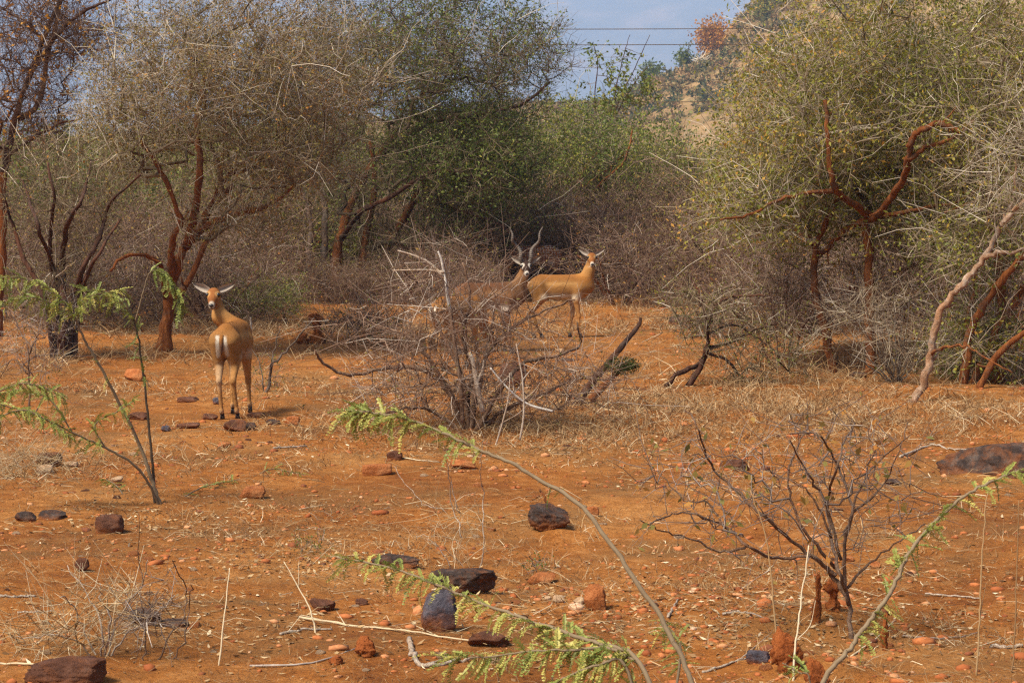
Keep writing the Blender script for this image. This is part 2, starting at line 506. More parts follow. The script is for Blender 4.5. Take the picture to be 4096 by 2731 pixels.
def hill_tree(name, px, D, h, w, label, leafmat, nleaf, leaf, bare=False, seed=1):
    rs = np.random.default_rng(seed)
    a = at(px[0], px[1], D)
    x = a[0]; z0 = min(float(hill_z(x, D)), a[2] - h * 0.35)
    z0 = float(hill_z(x, D))
    zc = a[2]
    t = empty(name, (x, D, z0), label, 'tree')
    tb = Tubes()
    top = zc - z0
    tb.add(np.array([[0, 0, -.3], [.1, 0, top * .3], [-.1, .1, top * .7], [0, 0, top]]), np.array([.28, .22, .16, .1]), 0.4, 6)
    mo = mobj('trunk', tb.mesh('hill_trunk', M['bark_pale'] if bare else M['bark_dark']), t)
    tb = Tubes()
    k = 40
    d = norm(rs.normal(size=(k, 3)) * np.array([1, 1, .6]) + np.array([0, 0, .35]))
    L = rs.uniform(.5, 1, (k, 1)) * w
    s = np.array([[0, 0, 1.0]]) * rs.uniform(top * .4, top, (k, 1))
    P = np.stack([s, s + d * L * .5 + rs.normal(size=d.shape) * .15, s + d * L + np.array([0, 0, .3])], 1)
    tb.add(P, np.tile([.09, .06, .02], (k, 1)), np.full(k, 1.0 if bare else .4), 4)
    c = mobj('crown', tb.mesh('hill_crown', M['twig']), t, kind='stuff')
    if nleaf:
        p = P[:, 1:].reshape(-1, 3)[rs.integers(0, 2 * k, nleaf)] + rs.normal(size=(nleaf, 3)) * w * .16
        V, q, tt = diamonds(p, rs.normal(size=(nleaf, 3)), rs.uniform(.6, 1.2, nleaf) * leaf, rs.uniform(.4, .8, nleaf) * leaf, np.clip(rs.normal(.5, .25, nleaf), 0, 1))
        mobj('foliage', raw_mesh('hill_foliage', V, [q], M[leafmat], tint=tt), t, kind='stuff')

hill_tree('orange_tree', (2850, 125), 452, 8, 3.8, 'bright orange leafy tree standing on the far hill crest', 'leaf_orange', 2400, .55, seed=3)
hill_tree('green_tree', (2603, 285), 448, 6, 2.4, 'dark green round tree on the left foot of the far hill', 'leaf_green', 1000, .55, seed=4)
hill_tree('green_tree', (2745, 215), 452, 6, 2.2, 'dark green tree on the hill below the orange tree', 'leaf_green', 800, .55, seed=5)
hill_tree('bare_tree', (2805, 232), 440, 5, 2.2, 'pale leafless tree on the sunlit part of the far hill', 'leaf_orange', 0, .4, bare=True, seed=6)
hill_tree('pale_green_tree', (3060, 50), 440, 8, 3.6, 'tall pale green tree high on the far hill at the top', 'leaf_olive', 1200, .6, seed=8)
# ------------------------------------------------------------------ growing woody plants
def grow(pos, par, pts, root, step=0.22, jit=0.035, sag=0.06, start=0):
    cap = len(pos) + len(pts) * 24 + 64
    P = np.zeros((cap, 3)); P[:len(pos)] = pos
    par = list(par); n = len(pos)
    pts = pts[np.argsort(((pts - root) ** 2).sum(1))]
    for p in pts:
        d2 = ((P[start:n] - p) ** 2).sum(1)
        j = start + int(np.argmin(d2))
        v = p - P[j]; L = math.sqrt(float((v * v).sum()))
        k = min(24, max(1, int(math.ceil(L / step))))
        if n + k >= cap:
            break
        bow = rng.normal(size=3) * L * 0.09 + np.array([0, 0, sag * L])
        prev = j
        for i in range(1, k + 1):
            f = i / k
            P[n] = P[j] + v * f + bow * 4 * f * (1 - f) + (rng.normal(size=3) * jit if i < k else 0)
            par.append(prev); prev = n; n += 1
    return P[:n], np.array(par)

def chains(P, par, rt, rmax, expo=0.5):
    n = len(P)
    nch = np.zeros(n, int); load = np.zeros(n)
    for i in range(n):
        if par[i] >= 0:
            nch[par[i]] += 1
    load[nch == 0] = 1
    for i in range(n - 1, -1, -1):
        if par[i] >= 0:
            load[par[i]] += load[i]
    rad = np.minimum(rt * np.maximum(load, 1) ** expo, rmax)
    main = np.full(n, -1)
    for i in range(n):
        p = par[i]
        if p >= 0 and (main[p] < 0 or load[i] > load[main[p]]):
            main[p] = i
    out = []
    for i in range(n):
        if par[i] < 0 or main[par[i]] != i:
            c = [] if par[i] < 0 else [par[i]]
            j = i
            while j >= 0:
                c.append(j); j = main[j]
            if len(c) > 1:
                r = rad[c].copy()
                if par[i] >= 0:
                    r[0] = r[1]
                r[-1] *= 0.4
                out.append((np.array(c), r))
    dirs = np.zeros((n, 3))
    ok = par >= 0
    dirs[ok] = P[ok] - P[par[ok]]
    return out, rad, norm(dirs + 1e-6)

def twigs(S, D, each, Lr, spread=0.9, up=0.1, curl=0.25, k=3, zig=0.04):
    S = np.repeat(S, each, 0); D = np.repeat(D, each, 0)
    n = len(S)
    d = norm(D * 0.7 + rng.normal(size=(n, 3)) * spread + np.array([0, 0, up]))
    L = rng.uniform(Lr[0], Lr[1], (n, 1))
    bend = rng.normal(size=(n, 3)) * curl
    f = np.linspace(0, 1, k)[None, :, None]
    P = S[:, None] + d[:, None] * L[:, None] * f + bend[:, None] * L[:, None] * f * f
    P[:, 1:-1] += rng.normal(size=(n, k - 2, 3)) * zig * L[:, None]
    return P, d, L

def subset(a, frac):
    return a[rng.random(len(a)) < frac]

def woody(root_loc, parent, strokes, attract, spec):
    """strokes: list of (points Nx3 world, r0, r1, material, name); attract: Nx3 world; builds parts under parent"""
    o = np.asarray(root_loc, float)
    pos, par = [], []
    for (pts, r0, r1, mat, nm) in strokes:
        P = spline(pts, 5)
        P[1:-1] += rng.normal(size=(len(P) - 2, 3)) * spec.get('wob', 0.006)
        rr = np.linspace(0, 1, len(P)); rr = r0 + (r1 - r0) * rr ** 0.8
        if spec.get('flare') and nm == 'trunk':
            rr = rr * (1 + 0.4 * np.exp(-np.arange(len(P)) / 1.8))
        sides = 10 if r0 > 0.03 else 6
        if r0 > .02:
            kk = np.arange(len(P)); rr = rr * (1 + .07 * np.sin(kk * 1.1 + rng.uniform(0, 6)) + rng.normal(size=len(P)) * .05)
        tb = Tubes(); tb.add(P - o, rr, rng.uniform(.3, .8), sides, rough=0.10, cap=True)
        if r0 > .03:
            for _ in range(4 if nm == 'trunk' else 2):
                i = int(rng.integers(2, len(P) - 2)); v = norm(rng.normal(size=3) + norm(P[i + 1] - P[i]) * .6)
                L_ = rng.uniform(.06, .2)
                tb.add(np.stack([P[i] - o, P[i] - o + v * L_ * .6, P[i] - o + v * L_ + np.array([0, 0, .02])]), np.array([.4, .3, .18]) * rr[i], .5, 6, rough=.15, cap=True)
        mobj(nm, tb.mesh(nm, M[mat]), parent)
        b = len(pos)
        lo = int(len(P) * spec.get('bare', 0.45)) if nm == 'trunk' else int(len(P) * spec.get('bare2', 0.2))
        for i in range(lo, len(P)):
            pos.append(P[i]); par.append(-1 if i == lo else len(pos) - 2)
    pos = np.array(pos)
    tb = Tubes()
    if len(attract):
        ns = len(pos)
        P, par = grow(pos, par, attract, pos.mean(0) * 0.5 + o * 0.5, spec.get('step', .22), spec.get('jit', .035), spec.get('sag', .06))
        ch, rad, dirs = chains(P, par, spec.get('rt', .004), spec.get('rmax', .05), spec.get('expo', .5))
        for c, r in ch:
            if len(c) > 1 and c[-1] >= ns:
                c2 = c[c >= ns]
                k0 = max(0, len(c) - len(c2) - 1)
                tb.add(P[c[k0:]] - o, r[k0:], np.clip(rng.normal(spec.get('tint', .35), .15), 0, 1), 4 if r[0] < .012 else 6)
        N = P[ns:]; Dn = dirs[ns:]
    else:
        N = pos; Dn = np.repeat(np.array([[0, 0, 1.0]]), len(N), 0)
    e1 = spec.get('tw', 5)
    keepmask = rng.random(len(N)) < spec.get('twfrac', 1.0)
    T1, d1, L1 = twigs(N[keepmask], Dn[keepmask], e1, spec.get('tl', (.15, .5)), spec.get('spread', .8), spec.get('up', .12), spec.get('curl', .25), spec.get('tk', 3))
    tr = spec.get('tr', .0022)
    ta, tbb = spec.get('ttint', (.45, .2))
    tb.add(T1 - o, np.stack([np.full(len(T1), tr * f) for f in np.linspace(1.25, .55, T1.shape[1])], 1) * rng.uniform(.7, 1.5, (len(T1), 1)), np.clip(rng.normal(ta, tbb, len(T1)), 0, 1), 3)
    allT = [T1]
    if spec.get('tw2', 2):
        mid = T1[:, 1] if T1.shape[1] == 3 else T1[:, 2]
        T2, d2, L2 = twigs(mid, d1, spec.get('tw2', 2), spec.get('tl2', (.08, .28)), spec.get('spread', .8), spec.get('up', .12), spec.get('curl', .25), 3)
        (tb.ribbons if tr >= .0021 else tb.add)(T2 - o, np.tile(np.array([tr * .8, tr * .65, tr * .4]), (len(T2), 1)), np.clip(rng.normal(ta, tbb, len(T2)), 0, 1), *(() if tr >= .0021 else (3,)))
        allT.append(T2)
    if spec.get('shoots'):
        S = N[rng.integers(0, len(N), spec['shoots'])]
        sd = S - o; sd[:, 2] *= spec.get('shup', .6)
        T3, _, _ = twigs(S, norm(sd), 1, spec.get('sl', (.5, 1.3)), .55, .25, .22, 5, .03)
        tb.add(T3 - o, np.tile(np.linspace(2.2, .9, 5) * tr, (len(T3), 1)), np.clip(rng.normal(.95, .1, len(T3)), 0, 1), 3)
        allT.append(T3)
    nm = spec.get('crown', 'crown')
    mobj(nm, tb.mesh(nm, M[spec.get('twmat', 'twig')]), parent, kind='stuff')
    nl = spec.get('leaves', 0)
    if nl:
        A = np.concatenate([t[:, 1:].reshape(-1, 3) for t in allT])
        bias = spec.get('leafzone')
        if bias is not None:
            w = np.full(len(A), spec.get('leafbase', 0.15))
            for (c, r, s) in bias:
                w += s * np.exp(-(((A - c) / r) ** 2).sum(1))
            A = A[rng.choice(len(A), nl, p=w / w.sum())]
        else:
            A = A[rng.integers(0, len(A), nl)]
        A = A + rng.normal(size=A.shape) * spec.get('lscat', .03)
        ls = spec.get('leaf', .028)
        clump = 0.22 * (vn(A[:, 0] * 1.7, A[:, 2] * 1.7, 55) - .5)
        V, q, t = diamonds(A - o, rng.normal(size=A.shape) + np.array([0, 0, -.2]), rng.uniform(.6, 1.4, nl) * ls, rng.uniform(.3, .65, nl) * ls,
                           np.clip(rng.normal(spec.get('ltint', .5), .2, nl) + clump, 0, 1))
        mobj('foliage', raw_mesh('foliage', V, [q], M[spec.get('leafmat', 'leaf_olive')], tint=t), parent, kind='stuff')

def stroke(pts, D, r0, r1, mat='bark_red', nm='limb', scale=None):
    """pts: (x, y) or (x, y, depth offset) in photograph pixels on a plant standing D metres off; radii in metres"""
    return (np.array([at(p[0], p[1], D + (p[2] if len(p) > 2 else 0)) for p in pts]), r0, r1, mat, nm)

def blob(D, cx, cy, rx, ry, dd, n, off=0.0, seed=None):
    """n points in an ellipsoid given in pixels; dd: half depth in metres"""
    c = at(cx, cy, D + off)
    s = (D + off) / F
    d = norm(rng.normal(size=(n, 3))) * (rng.random((n, 1)) ** 0.42)
    return c + d * np.array([rx * s, dd, ry * s])

def ground_stroke(s):
    """pull the first point of a stroke down on the ground (slightly sunk)"""
    P = s[0]
    P[0][2] = float(gz(P[0][0], P[0][1])) - 0.06
    return s

# --- the red-trunked thorn tree left of centre
D = 29.0
t = empty('thorn_tree', gp(665, 1372), 'tall thorn tree with dusty red forking trunk left of the nearest antelope', 'tree', 'thorn trees round the clearing')
D = float(t.location.y)
S = [ground_stroke(stroke([(655, 1375), (672, 1240), (690, 1120), (735, 1000), (790, 930, .3), (850, 820, .6), (930, 745, .9)], D, 0.076, 0.036, nm='trunk')),
     stroke([(690, 1120), (685, 1010, -.2), (700, 930, -.3), (720, 870, -.4), (650, 700, -.5), (560, 560, -.7)], D, 0.050, 0.022),
     stroke([(745, 990), (790, 800, -.3), (800, 640, -.4), (790, 480, -.4), (820, 300, -.4)], D, 0.054, 0.025),
     stroke([(790, 930, .3), (880, 880, .2), (1000, 845, .1), (1080, 820, 0), (1180, 740, -.1)], D, 0.043, 0.018),
     stroke([(850, 820, .6), (905, 705, .5), (1010, 670, .4), (1100, 560, .3)], D, 0.036, 0.018),
     stroke([(672, 1240), (740, 1150, .3), (810, 1000, .5), (870, 900, .8), (960, 840, 1.2), (1060, 835, 1.4)], D, 0.043, 0.022),
     stroke([(665, 1200), (640, 1060, -.6), (570, 1020, -1.0), (490, 1030, -1.2), (440, 1085, -1.3)], D, 0.032, 0.014)]
A = np.vstack([blob(D, 800, 330, 480, 330, 1.9, 330), blob(D, 1150, 300, 430, 300, 1.7, 260), blob(D, 560, 500, 260, 230, 1.5, 110),
               blob(D, 1150, 640, 340, 130, 1.3, 140), blob(D, 850, -160, 520, 240, 1.8, 70), blob(D, 930, 900, 260, 100, 1.0, 40)])
woody(t.location, t, S, A, dict(flare=True, tw=6, tw2=2, rt=.0038, rmax=.035, leaves=28000, leafmat='leaf_brown', leaf=.038, ltint=.5, shoots=130, tr=.0025, ttint=(.58, .2), wob=.007, step=.24))

# --- the big dark tree behind, at the centre
t = empty('thorn_tree', gp(1372, 1185), 'largest dark thorn tree at the centre with clustered red and grey stems', 'tree', 'thorn trees round the clearing')
D = float(t.location.y)
S = [ground_stroke(stroke([(1340, 1190), (1345, 1080), (1360, 950), (1420, 780, .4), (1500, 640, .6), (1600, 520, .8)], D, 0.115, 0.043, nm='trunk')),
     ground_stroke(stroke([(1430, 1180, .3), (1450, 1050, .3), (1470, 900, .4), (1500, 740, .4), (1480, 560, .3)], D, 0.094, 0.036)),
     ground_stroke(stroke([(1490, 1175, .6), (1530, 1040, .6), (1600, 900, .6), (1680, 760, .4), (1760, 620, .2), (1850, 520, 0)], D, 0.086, 0.036)),
     ground_stroke(stroke([(1235, 1160, -.3), (1235, 1030, -.3), (1245, 900, -.2), (1210, 760, 0), (1180, 600, .2)], D, 0.061, 0.029, 'bark_grey')),
     ground_stroke(stroke([(1285, 1165, -.1), (1295, 1030, -.1), (1300, 880, 0), (1290, 720, .3), (1330, 560, .5)], D, 0.072, 0.036, 'bark_grey')),
     stroke([(1360, 960), (1440, 850, -.6), (1560, 790, -.9), (1700, 700, -1.1), (1850, 690, -1.2), (1990, 760, -1.2)], D, 0.050, 0.022, 'bark_dark'),
     stroke([(1500, 640, .6), (1700, 500, 0), (1900, 460, -.4), (2080, 420, -.5), (2200, 330, -.5)], D, 0.050, 0.018, 'bark_dark'),
     stroke([(1680, 760), (1850, 840, -.8), (2000, 900, -1), (2120, 1010, -1.2)], D, 0.043, 0.014, 'bark_dark')]
A = np.vstack([blob(D, 1480, 300, 420, 330, 2.6, 380), blob(D, 1850, 280, 380, 290, 2.6, 330), blob(D, 1850, 650, 340, 210, 2.4, 330), blob(D, 1950, 880, 280, 160, 1.6, 150),
               blob(D, 1400, 720, 280, 170, 1.6, 120), blob(D, 2120, 250, 190, 230, 1.6, 70), blob(D, 1600, -170, 560, 260, 2.2, 60), blob(D, 1650, 980, 330, 140, 1.4, 90)])
zone = [(at(1930, 630, D), np.array([1.2, 2.5, .8]), 2.2), (at(1560, 230, D), np.array([1.5, 2.5, 1.1]), .4), (at(2080, 80, D), np.array([.9, 2, .9]), .5), (at(1830, 20, D), np.array([1.2, 2, .7]), .5)]
woody(t.location, t, S, A, dict(flare=True, tw=6, tw2=2, rt=.0048, rmax=.05, leaves=42000, leafmat='leaf_green', leaf=.055, ltint=.55, leafzone=zone, leafbase=.09, lscat=.06, shoots=90, tr=.0029, ttint=(.24, .2), wob=.007, step=.28, tint=.12))

# --- far left tree with orange leaves
g = gp(-15, 1345)
t = empty('orange_leaved_tree', g, 'dark branched tree with scattered orange leaves at the left edge', 'tree', 'thorn trees round the clearing')
D = float(t.location.y)
S = [ground_stroke(stroke([(-20, 1350), (-4, 1150), (6, 950), (4, 800), (12, 690)], D, 0.07, 0.055, nm='trunk')), stroke([(12, 700), (30, 620), (60, 480), (120, 300), (190, 120), (240, 0), (280, -120)], D, 0.05, 0.02, 'bark_dark'),
     stroke([(60, 480), (150, 420, .3), (190, 230, .4), (230, 60, .5), (260, -100, .6)], D, 0.040, 0.022, 'bark_dark'),
     stroke([(120, 300), (220, 150, -.3), (330, 50, -.4), (440, 0, -.4)], D, 0.032, 0.014, 'bark_dark'),
     stroke([(10, 700), (-100, 500, .4), (-260, 300, .6)], D, 0.036, 0.014, 'bark_dark'),
     stroke([(12, 640), (120, 560, -.2), (230, 500, -.4), (330, 470, -.5)], D, 0.025, 0.011, 'bark_dark')]
A = np.vstack([blob(D, 130, 150, 260, 300, 1.6, 210), blob(D, 60, 480, 230, 140, 1.3, 80), blob(D, -250, 250, 260, 300, 1.5, 60), blob(D, 150, -200, 300, 180, 1.4, 30), blob(D, 330, 120, 200, 160, 1.0, 60)])
woody(t.location, t, S, A, dict(flare=True, tw=5, tw2=2, rt=.0038, rmax=.035, leaves=1500, leafmat='leaf_orange', leaf=.06, shoots=15, tr=.0026, ttint=(.22, .12), tint=.15, twmat='twig_red'))

# --- dark many-stemmed tree by the left edge
t = empty('dark_stemmed_shrub', gp(250, 1395), 'dark many-stemmed bare tree with blackish base behind the left sapling', 'tree', 'thorn trees round the clearing')
D = float(t.location.y)
S = []
for (pp, r) in (([(215, 1395), (225, 1250), (210, 1080), (150, 900), (90, 720)], .05), ([(240, 1400), (255, 1250), (250, 1050), (270, 900), (330, 790), (365, 640)], .055),
                ([(270, 1400), (290, 1240), (330, 1080), (400, 950), (440, 820), (560, 700)], .045), ([(290, 1395), (320, 1180), (380, 1040), (480, 880)], .04),
                ([(225, 1400), (180, 1200), (100, 1040), (50, 900), (20, 800)], .045), ([(255, 1400), (240, 1150), (200, 1000), (215, 800), (190, 650)], .04)):
    S.append(ground_stroke(stroke([(p[0], p[1], rng.normal() * .25 * i) for i, p in enumerate(pp)], D, r, .012, 'bark_dark', 'trunk')))
A = np.vstack([blob(D, 260, 760, 280, 220, 1.0, 90), blob(D, 260, 1150, 170, 160, .6, 60)])
woody(t.location, t, S, A, dict(bare=.3, tw=4, tw2=2, rt=.0035, rmax=.02, leaves=900, leafmat='leaf_brown', leaf=.035, shoots=20, tr=.0024, ttint=(.3, .15), tint=.2))

# --- the right-hand tree with red trunk and arching limb
t = empty('thorn_tree', gp(3450, 1445), 'yellow-green thorn tree with arching bright red limb on the right', 'tree', 'thorn trees round the clearing')
D = float(t.location.y)
S = [ground_stroke(stroke([(3482, 1450), (3478, 1300), (3480, 1150), (3475, 1000), (3462, 890), (3500, 870, -.2), (3560, 800, -.5), (3610, 720, -.8), (3640, 620, -1.1), (3645, 560, -1.2), (3700, 512, -1.3), (3770, 497, -1.4), (3840, 530, -1.5)], D, 0.052, 0.026, nm='trunk')),
     stroke([(3490, 872), (3420, 820, -.3), (3350, 765, -.5), (3325, 700, -.6), (3310, 560, -.6), (3300, 400, -.6)], D, 0.043, 0.018),
     stroke([(3345, 765, -.5), (3240, 770, -.6), (3120, 800, -.7), (2990, 860, -.8), (2880, 880, -.9)], D, 0.029, 0.010, 'bark_red'),
     stroke([(3470, 885), (3400, 905, .2), (3340, 960, .3), (3300, 1000, .3), (3262, 1010, .3)], D, 0.032, 0.025),
     ground_stroke(stroke([(3335, 1420, .3), (3300, 1320, .3), (3262, 1180, .3), (3258, 1040, .3), (3290, 920, .3), (3340, 820, .3), (3345, 700, .3)], D, 0.050, 0.022)),
     stroke([(3262, 1030, .3), (3230, 900, .5), (3205, 760, .6), (3120, 620, .7)], D, 0.025, 0.011),
     stroke([(3500, 870, .1), (3620, 850, -.3), (3720, 830, -.5), (3850, 800, -.7), (4000, 690, -.9)], D, 0.029, 0.010, 'bark_red'),
     stroke([(3635, 640, -1.1), (3700, 590, -1.2), (3800, 560, -1.2), (3900, 480, -1.2)], D, 0.029, 0.014),
     stroke([(3560, 1100, .6), (3700, 1040, .6), (3830, 1000, .6), (3920, 990, .6)], D, 0.022, 0.009)]
A = np.vstack([blob(D, 3310, 430, 390, 330, 1.6, 300, .5), blob(D, 3650, 300, 430, 260, 1.5, 200, .8), blob(D, 3150, 690, 330, 170, 1.3, 150, .4), blob(D, 3520, 660, 330, 150, .9, 90, 1.2), blob(D, 3900, 560, 220, 150, .9, 60, -.2), blob(D, 3300, 880, 430, 110, 1.2, 80, .9), blob(D, 3700, 900, 250, 130, 1.0, 50, 1.0),
               blob(D, 3020, 820, 260, 120, 1.0, 90), blob(D, 3450, -60, 420, 200, 1.5, 60), blob(D, 3900, 750, 260, 200, 1.2, 100)])
woody(t.location, t, S, A, dict(flare=True, tw=5, tw2=2, rt=.0036, rmax=.032, leaves=44000, leafmat='leaf_olive', leaf=.046, ltint=.6, shoots=130, tr=.0023, ttint=(.6, .2), wob=.007, step=.24, tint=.5, lscat=.035))

# --- the right edge tree
t = empty('thorn_tree', gp(3950, 1470), 'thorn tree at the right edge with crossing red leaning stems', 'tree', 'thorn trees round the clearing')
D = float(t.location.y)
S = [ground_stroke(stroke([(3990, 1465), (4000, 1300), (4005, 1150), (3990, 1020), (3965, 900), (3955, 800), (3920, 720)], D, 0.054, 0.029, nm='trunk')),
     stroke([(3965, 900), (3985, 780, .2), (4040, 640, .3), (4080, 450, .4)], D, 0.032, 0.014),
     ground_stroke(stroke([(3850, 1480, -.4), (3880, 1340, -.4), (3950, 1200, -.5), (4040, 1080, -.6), (4140, 980, -.6), (4300, 820, -.6)], D, 0.043, 0.025)),
     ground_stroke(stroke([(3880, 1475, -.2), (3960, 1360, -.2), (4050, 1220, -.2), (4150, 1090, -.2), (4300, 950, -.2)], D, 0.040, 0.022)),
     ground_stroke(stroke([(3900, 1500, -.8), (4000, 1410, -.8), (4100, 1330, -.9), (4250, 1270, -1)], D, 0.036, 0.022)),
     ground_stroke(stroke([(3870, 1470, 0), (3870, 1300, 0), (3900, 1120, .1), (3880, 960, .2), (3810, 880, .3)], D, 0.029, 0.011)),
     stroke([(3955, 800), (3860, 820, -.3), (3780, 850, -.5)], D, 0.022, 0.009)]
A = np.vstack([blob(D, 3950, 420, 330, 380, 1.4, 230), blob(D, 4250, 600, 250, 400, 1.4, 60), blob(D, 3900, 980, 260, 160, 1.0, 90), blob(D, 3920, 1360, 190, 110, .7, 70), blob(D, 4050, 60, 280, 200, 1.3, 60)])
woody(t.location, t, S, A, dict(flare=True, tw=5, tw2=2, rt=.0034, rmax=.03, leaves=21000, leafmat='leaf_olive', leaf=.044, ltint=.5, shoots=60, tr=.0023, ttint=(.55, .22), wob=.007, lscat=.035))

# --- pale leaning trunk in front of it
t = empty('leaning_pale_tree', gp(3650, 1605), 'pale flaky trunk leaning to the right at the right edge', 'tree', 'thorn trees round the clearing')
D = float(t.location.y)
S = [ground_stroke(stroke([(3640, 1610), (3700, 1520), (3722, 1400), (3755, 1270), (3810, 1180), (3880, 1100), (3945, 1020), (3985, 940), (4020, 880), (4110, 800), (4250, 700)], D, 0.040, 0.020, 'bark_pale', 'trunk')),
     stroke([(3930, 1035), (4000, 1010, -.1), (4070, 1005, -.1), (4160, 960, -.1)], D, 0.025, 0.011, 'bark_pale'),
     stroke([(3975, 960), (4010, 900, .3), (4050, 800, .4), (4060, 640, .5)], D, 0.022, 0.009, 'bark_pale'),
     stroke([(3722, 1420), (3790, 1385, -.3), (3870, 1390, -.5), (3960, 1440, -.7), (4050, 1490, -.8)], D, 0.016, 0.006, 'bark_red')]
A = np.vstack([blob(D, 4080, 750, 230, 200, .9, 50), blob(D, 4200, 500, 300, 250, 1.0, 40)])
woody(t.location, t, S, A, dict(bare=.7, tw=4, tw2=2, rt=.003, rmax=.02, leaves=1300, leafmat='leaf_olive', leaf=.03, ltint=.55, tr=.002, ttint=(.7, .2), wob=.007))

# --- green tree with red trunk, right of the centre, behind the antelopes
t = empty('green_thorn_tree', gp(2300, 1120), 'green leafy thorn tree with red trunk behind the antelope pair', 'tree', 'thorn trees round the clearing')
D = float(t.location.y)
S = [ground_stroke(stroke([(2300, 1120, -.9), (2310, 980, -.9), (2318, 860, -.9), (2320, 740, -.6), (2350, 660), (2400, 610)], D, 0.101, 0.036, nm='trunk')),
     ground_stroke(stroke([(2240, 1100, -.5), (2270, 950, -.5), (2300, 830, -.4), (2350, 740, -.6), (2430, 680, -.3), (2520, 600, -.3)], D, 0.050, 0.022)),
     stroke([(2330, 820), (2420, 720, -1.2), (2500, 640, -1.4), (2530, 520, -1.4)], D, 0.043, 0.014),
     stroke([(2318, 800), (2250, 690, .3), (2200, 560, .4)], D, 0.043, 0.014)]
A = np.vstack([blob(D, 2400, 655, 380, 150, 2.0, 220), blob(D, 2280, 520, 190, 120, 1.5, 60), blob(D, 2620, 730, 300, 160, 1.8, 170), blob(D, 2200, 700, 220, 180, 1.6, 100), blob(D, 2450, 860, 330, 130, 1.4, 90)])
woody(t.location, t, S, A, dict(flare=True, tw=5, tw2=1, rt=.0045, rmax=.035, leaves=24000, leafmat='leaf_green', leaf=.065, ltint=.72, shoots=40, tr=.003, ttint=(.4, .2), step=.28, lscat=.05))

# --- sparse young tree sticking up in front of the hill
t = empty('young_leafy_tree', (at(2400, 560, 62)[0], 62, float(gz(at(2400, 560, 62)[0], 62))), 'sparse young tree with upright leafy shoots against the blue mountain', 'tree', 'thorn trees round the clearing')
S = [ground_stroke(stroke([(2390, 990), (2400, 800), (2410, 640), (2430, 560)], 62, .06, .03, 'bark_dark', 'trunk')),
     stroke([(2420, 600), (2470, 420, .3), (2540, 270, .3), (2600, 140, .3)], 62, .024, .008, 'bark_dark'),
     stroke([(2420, 600), (2455, 400, -.3), (2490, 240, -.3), (2520, 140, -.3)], 62, .022, .008, 'bark_dark'),
     stroke([(2410, 640), (2380, 400, .1), (2390, 250, .1), (2370, 170, .1)], 62, .022, .008, 'bark_dark'),
     stroke([(2450, 480), (2540, 330, -.4), (2600, 260, -.5)], 62, .018, .007, 'bark_dark')]
A = np.vstack([blob(62, 2470, 350, 150, 200, 1.2, 75)])
woody(t.location, t, S, A, dict(tw=3, tw2=0, twfrac=.5, rt=.006, rmax=.025, leaves=1200, leafmat='leaf_green', leaf=.12, ltint=.65, tr=.0045, ttint=(.3, .1), lscat=.04))

# --- red stump of a tree, right of centre in the background
t = empty('red_stump', gp(3010, 1095), 'thick short red stump deep in the thicket right of centre', 'stump')
D = float(t.location.y)
S = [ground_stroke(stroke([(3025, 1100), (3025, 1040), (3010, 990), (3000, 930)], D, 0.094, 0.079, nm='trunk')),
     stroke([(3010, 990), (3050, 950, .1), (3090, 900, .1)], D, 0.043, 0.022),
     stroke([(3005, 960), (2985, 900, .1), (2960, 840, .2)], D, 0.036, 0.014)]
woody(t.location, t, S, np.zeros((0, 3)), dict(bare=.4, tw=2, tw2=2, tl=(.3, .8), leaves=0, twmat='twig_red'))

# ------------------------------------------------------------------ thicket bushes: four kinds, many copies
def bush_proto(name, kind, seed):
    global rng
    keep = rng; rng = np.random.default_rng(seed)
    root = bpy.data.objects.new(name, None); COL.objects.link(root)
    h, w, tint, leaves, lm, lt, ll = kind
    S = []
    for i in range(7):
        a = rng.uniform(0, 2 * math.pi); l = rng.uniform(.6, 1.0)
        p0 = np.array([math.cos(a) * .12, math.sin(a) * .12, -.05])
        p1 = np.array([math.cos(a) * w * .18, math.sin(a) * w * .18, h * .3]); p2 = np.array([math.cos(a + .2) * w * .42 * l, math.sin(a + .2) * w * .42 * l, h * .7 * l])
        S.append((np.array([p0, p1, p2]), .03, .010, 'bark_dark' if i % 3 else 'bark_red', 'stem'))
    n = 120
    d = norm(rng.normal(size=(n, 3))) * (rng.random((n, 1)) ** .4)
    A = d * np.array([w * .52, w * .52, h * .46]) + np.array([0, 0, h * .54])
    low = norm(rng.normal(size=(40, 3))) * np.array([w * .5, w * .5, h * .12]) + np.array([0, 0, h * .16])
    woody((0, 0, 0), root, S, np.vstack([A, low]), dict(bare=.3, bare2=.3, tw=5, tw2=2, tl=(.2, .65), tl2=(.1, .35), rt=.0042, rmax=.02, tr=.0032, leaves=leaves, leafmat=lm, leaf=ll, ltint=lt, ttint=tint, step=.28, lscat=.06, crown='branchwork', twmat='twig_red' if lm == 'leaf_brown' else 'twig'))
    rng = keep
    return root

def copy_thing(root, loc, rz, sc, label, group, cat):
    c = root.copy(); COL.objects.link(c)
    c.location = loc; c.rotation_euler = (0, 0, rz); c.scale = (sc, sc, sc)
    for ch in root.children:
        k = ch.copy(); COL.objects.link(k); k.parent = c
        k.matrix_parent_inverse = Matrix.Identity(4)
    tag(c, label, cat, group)
    return c

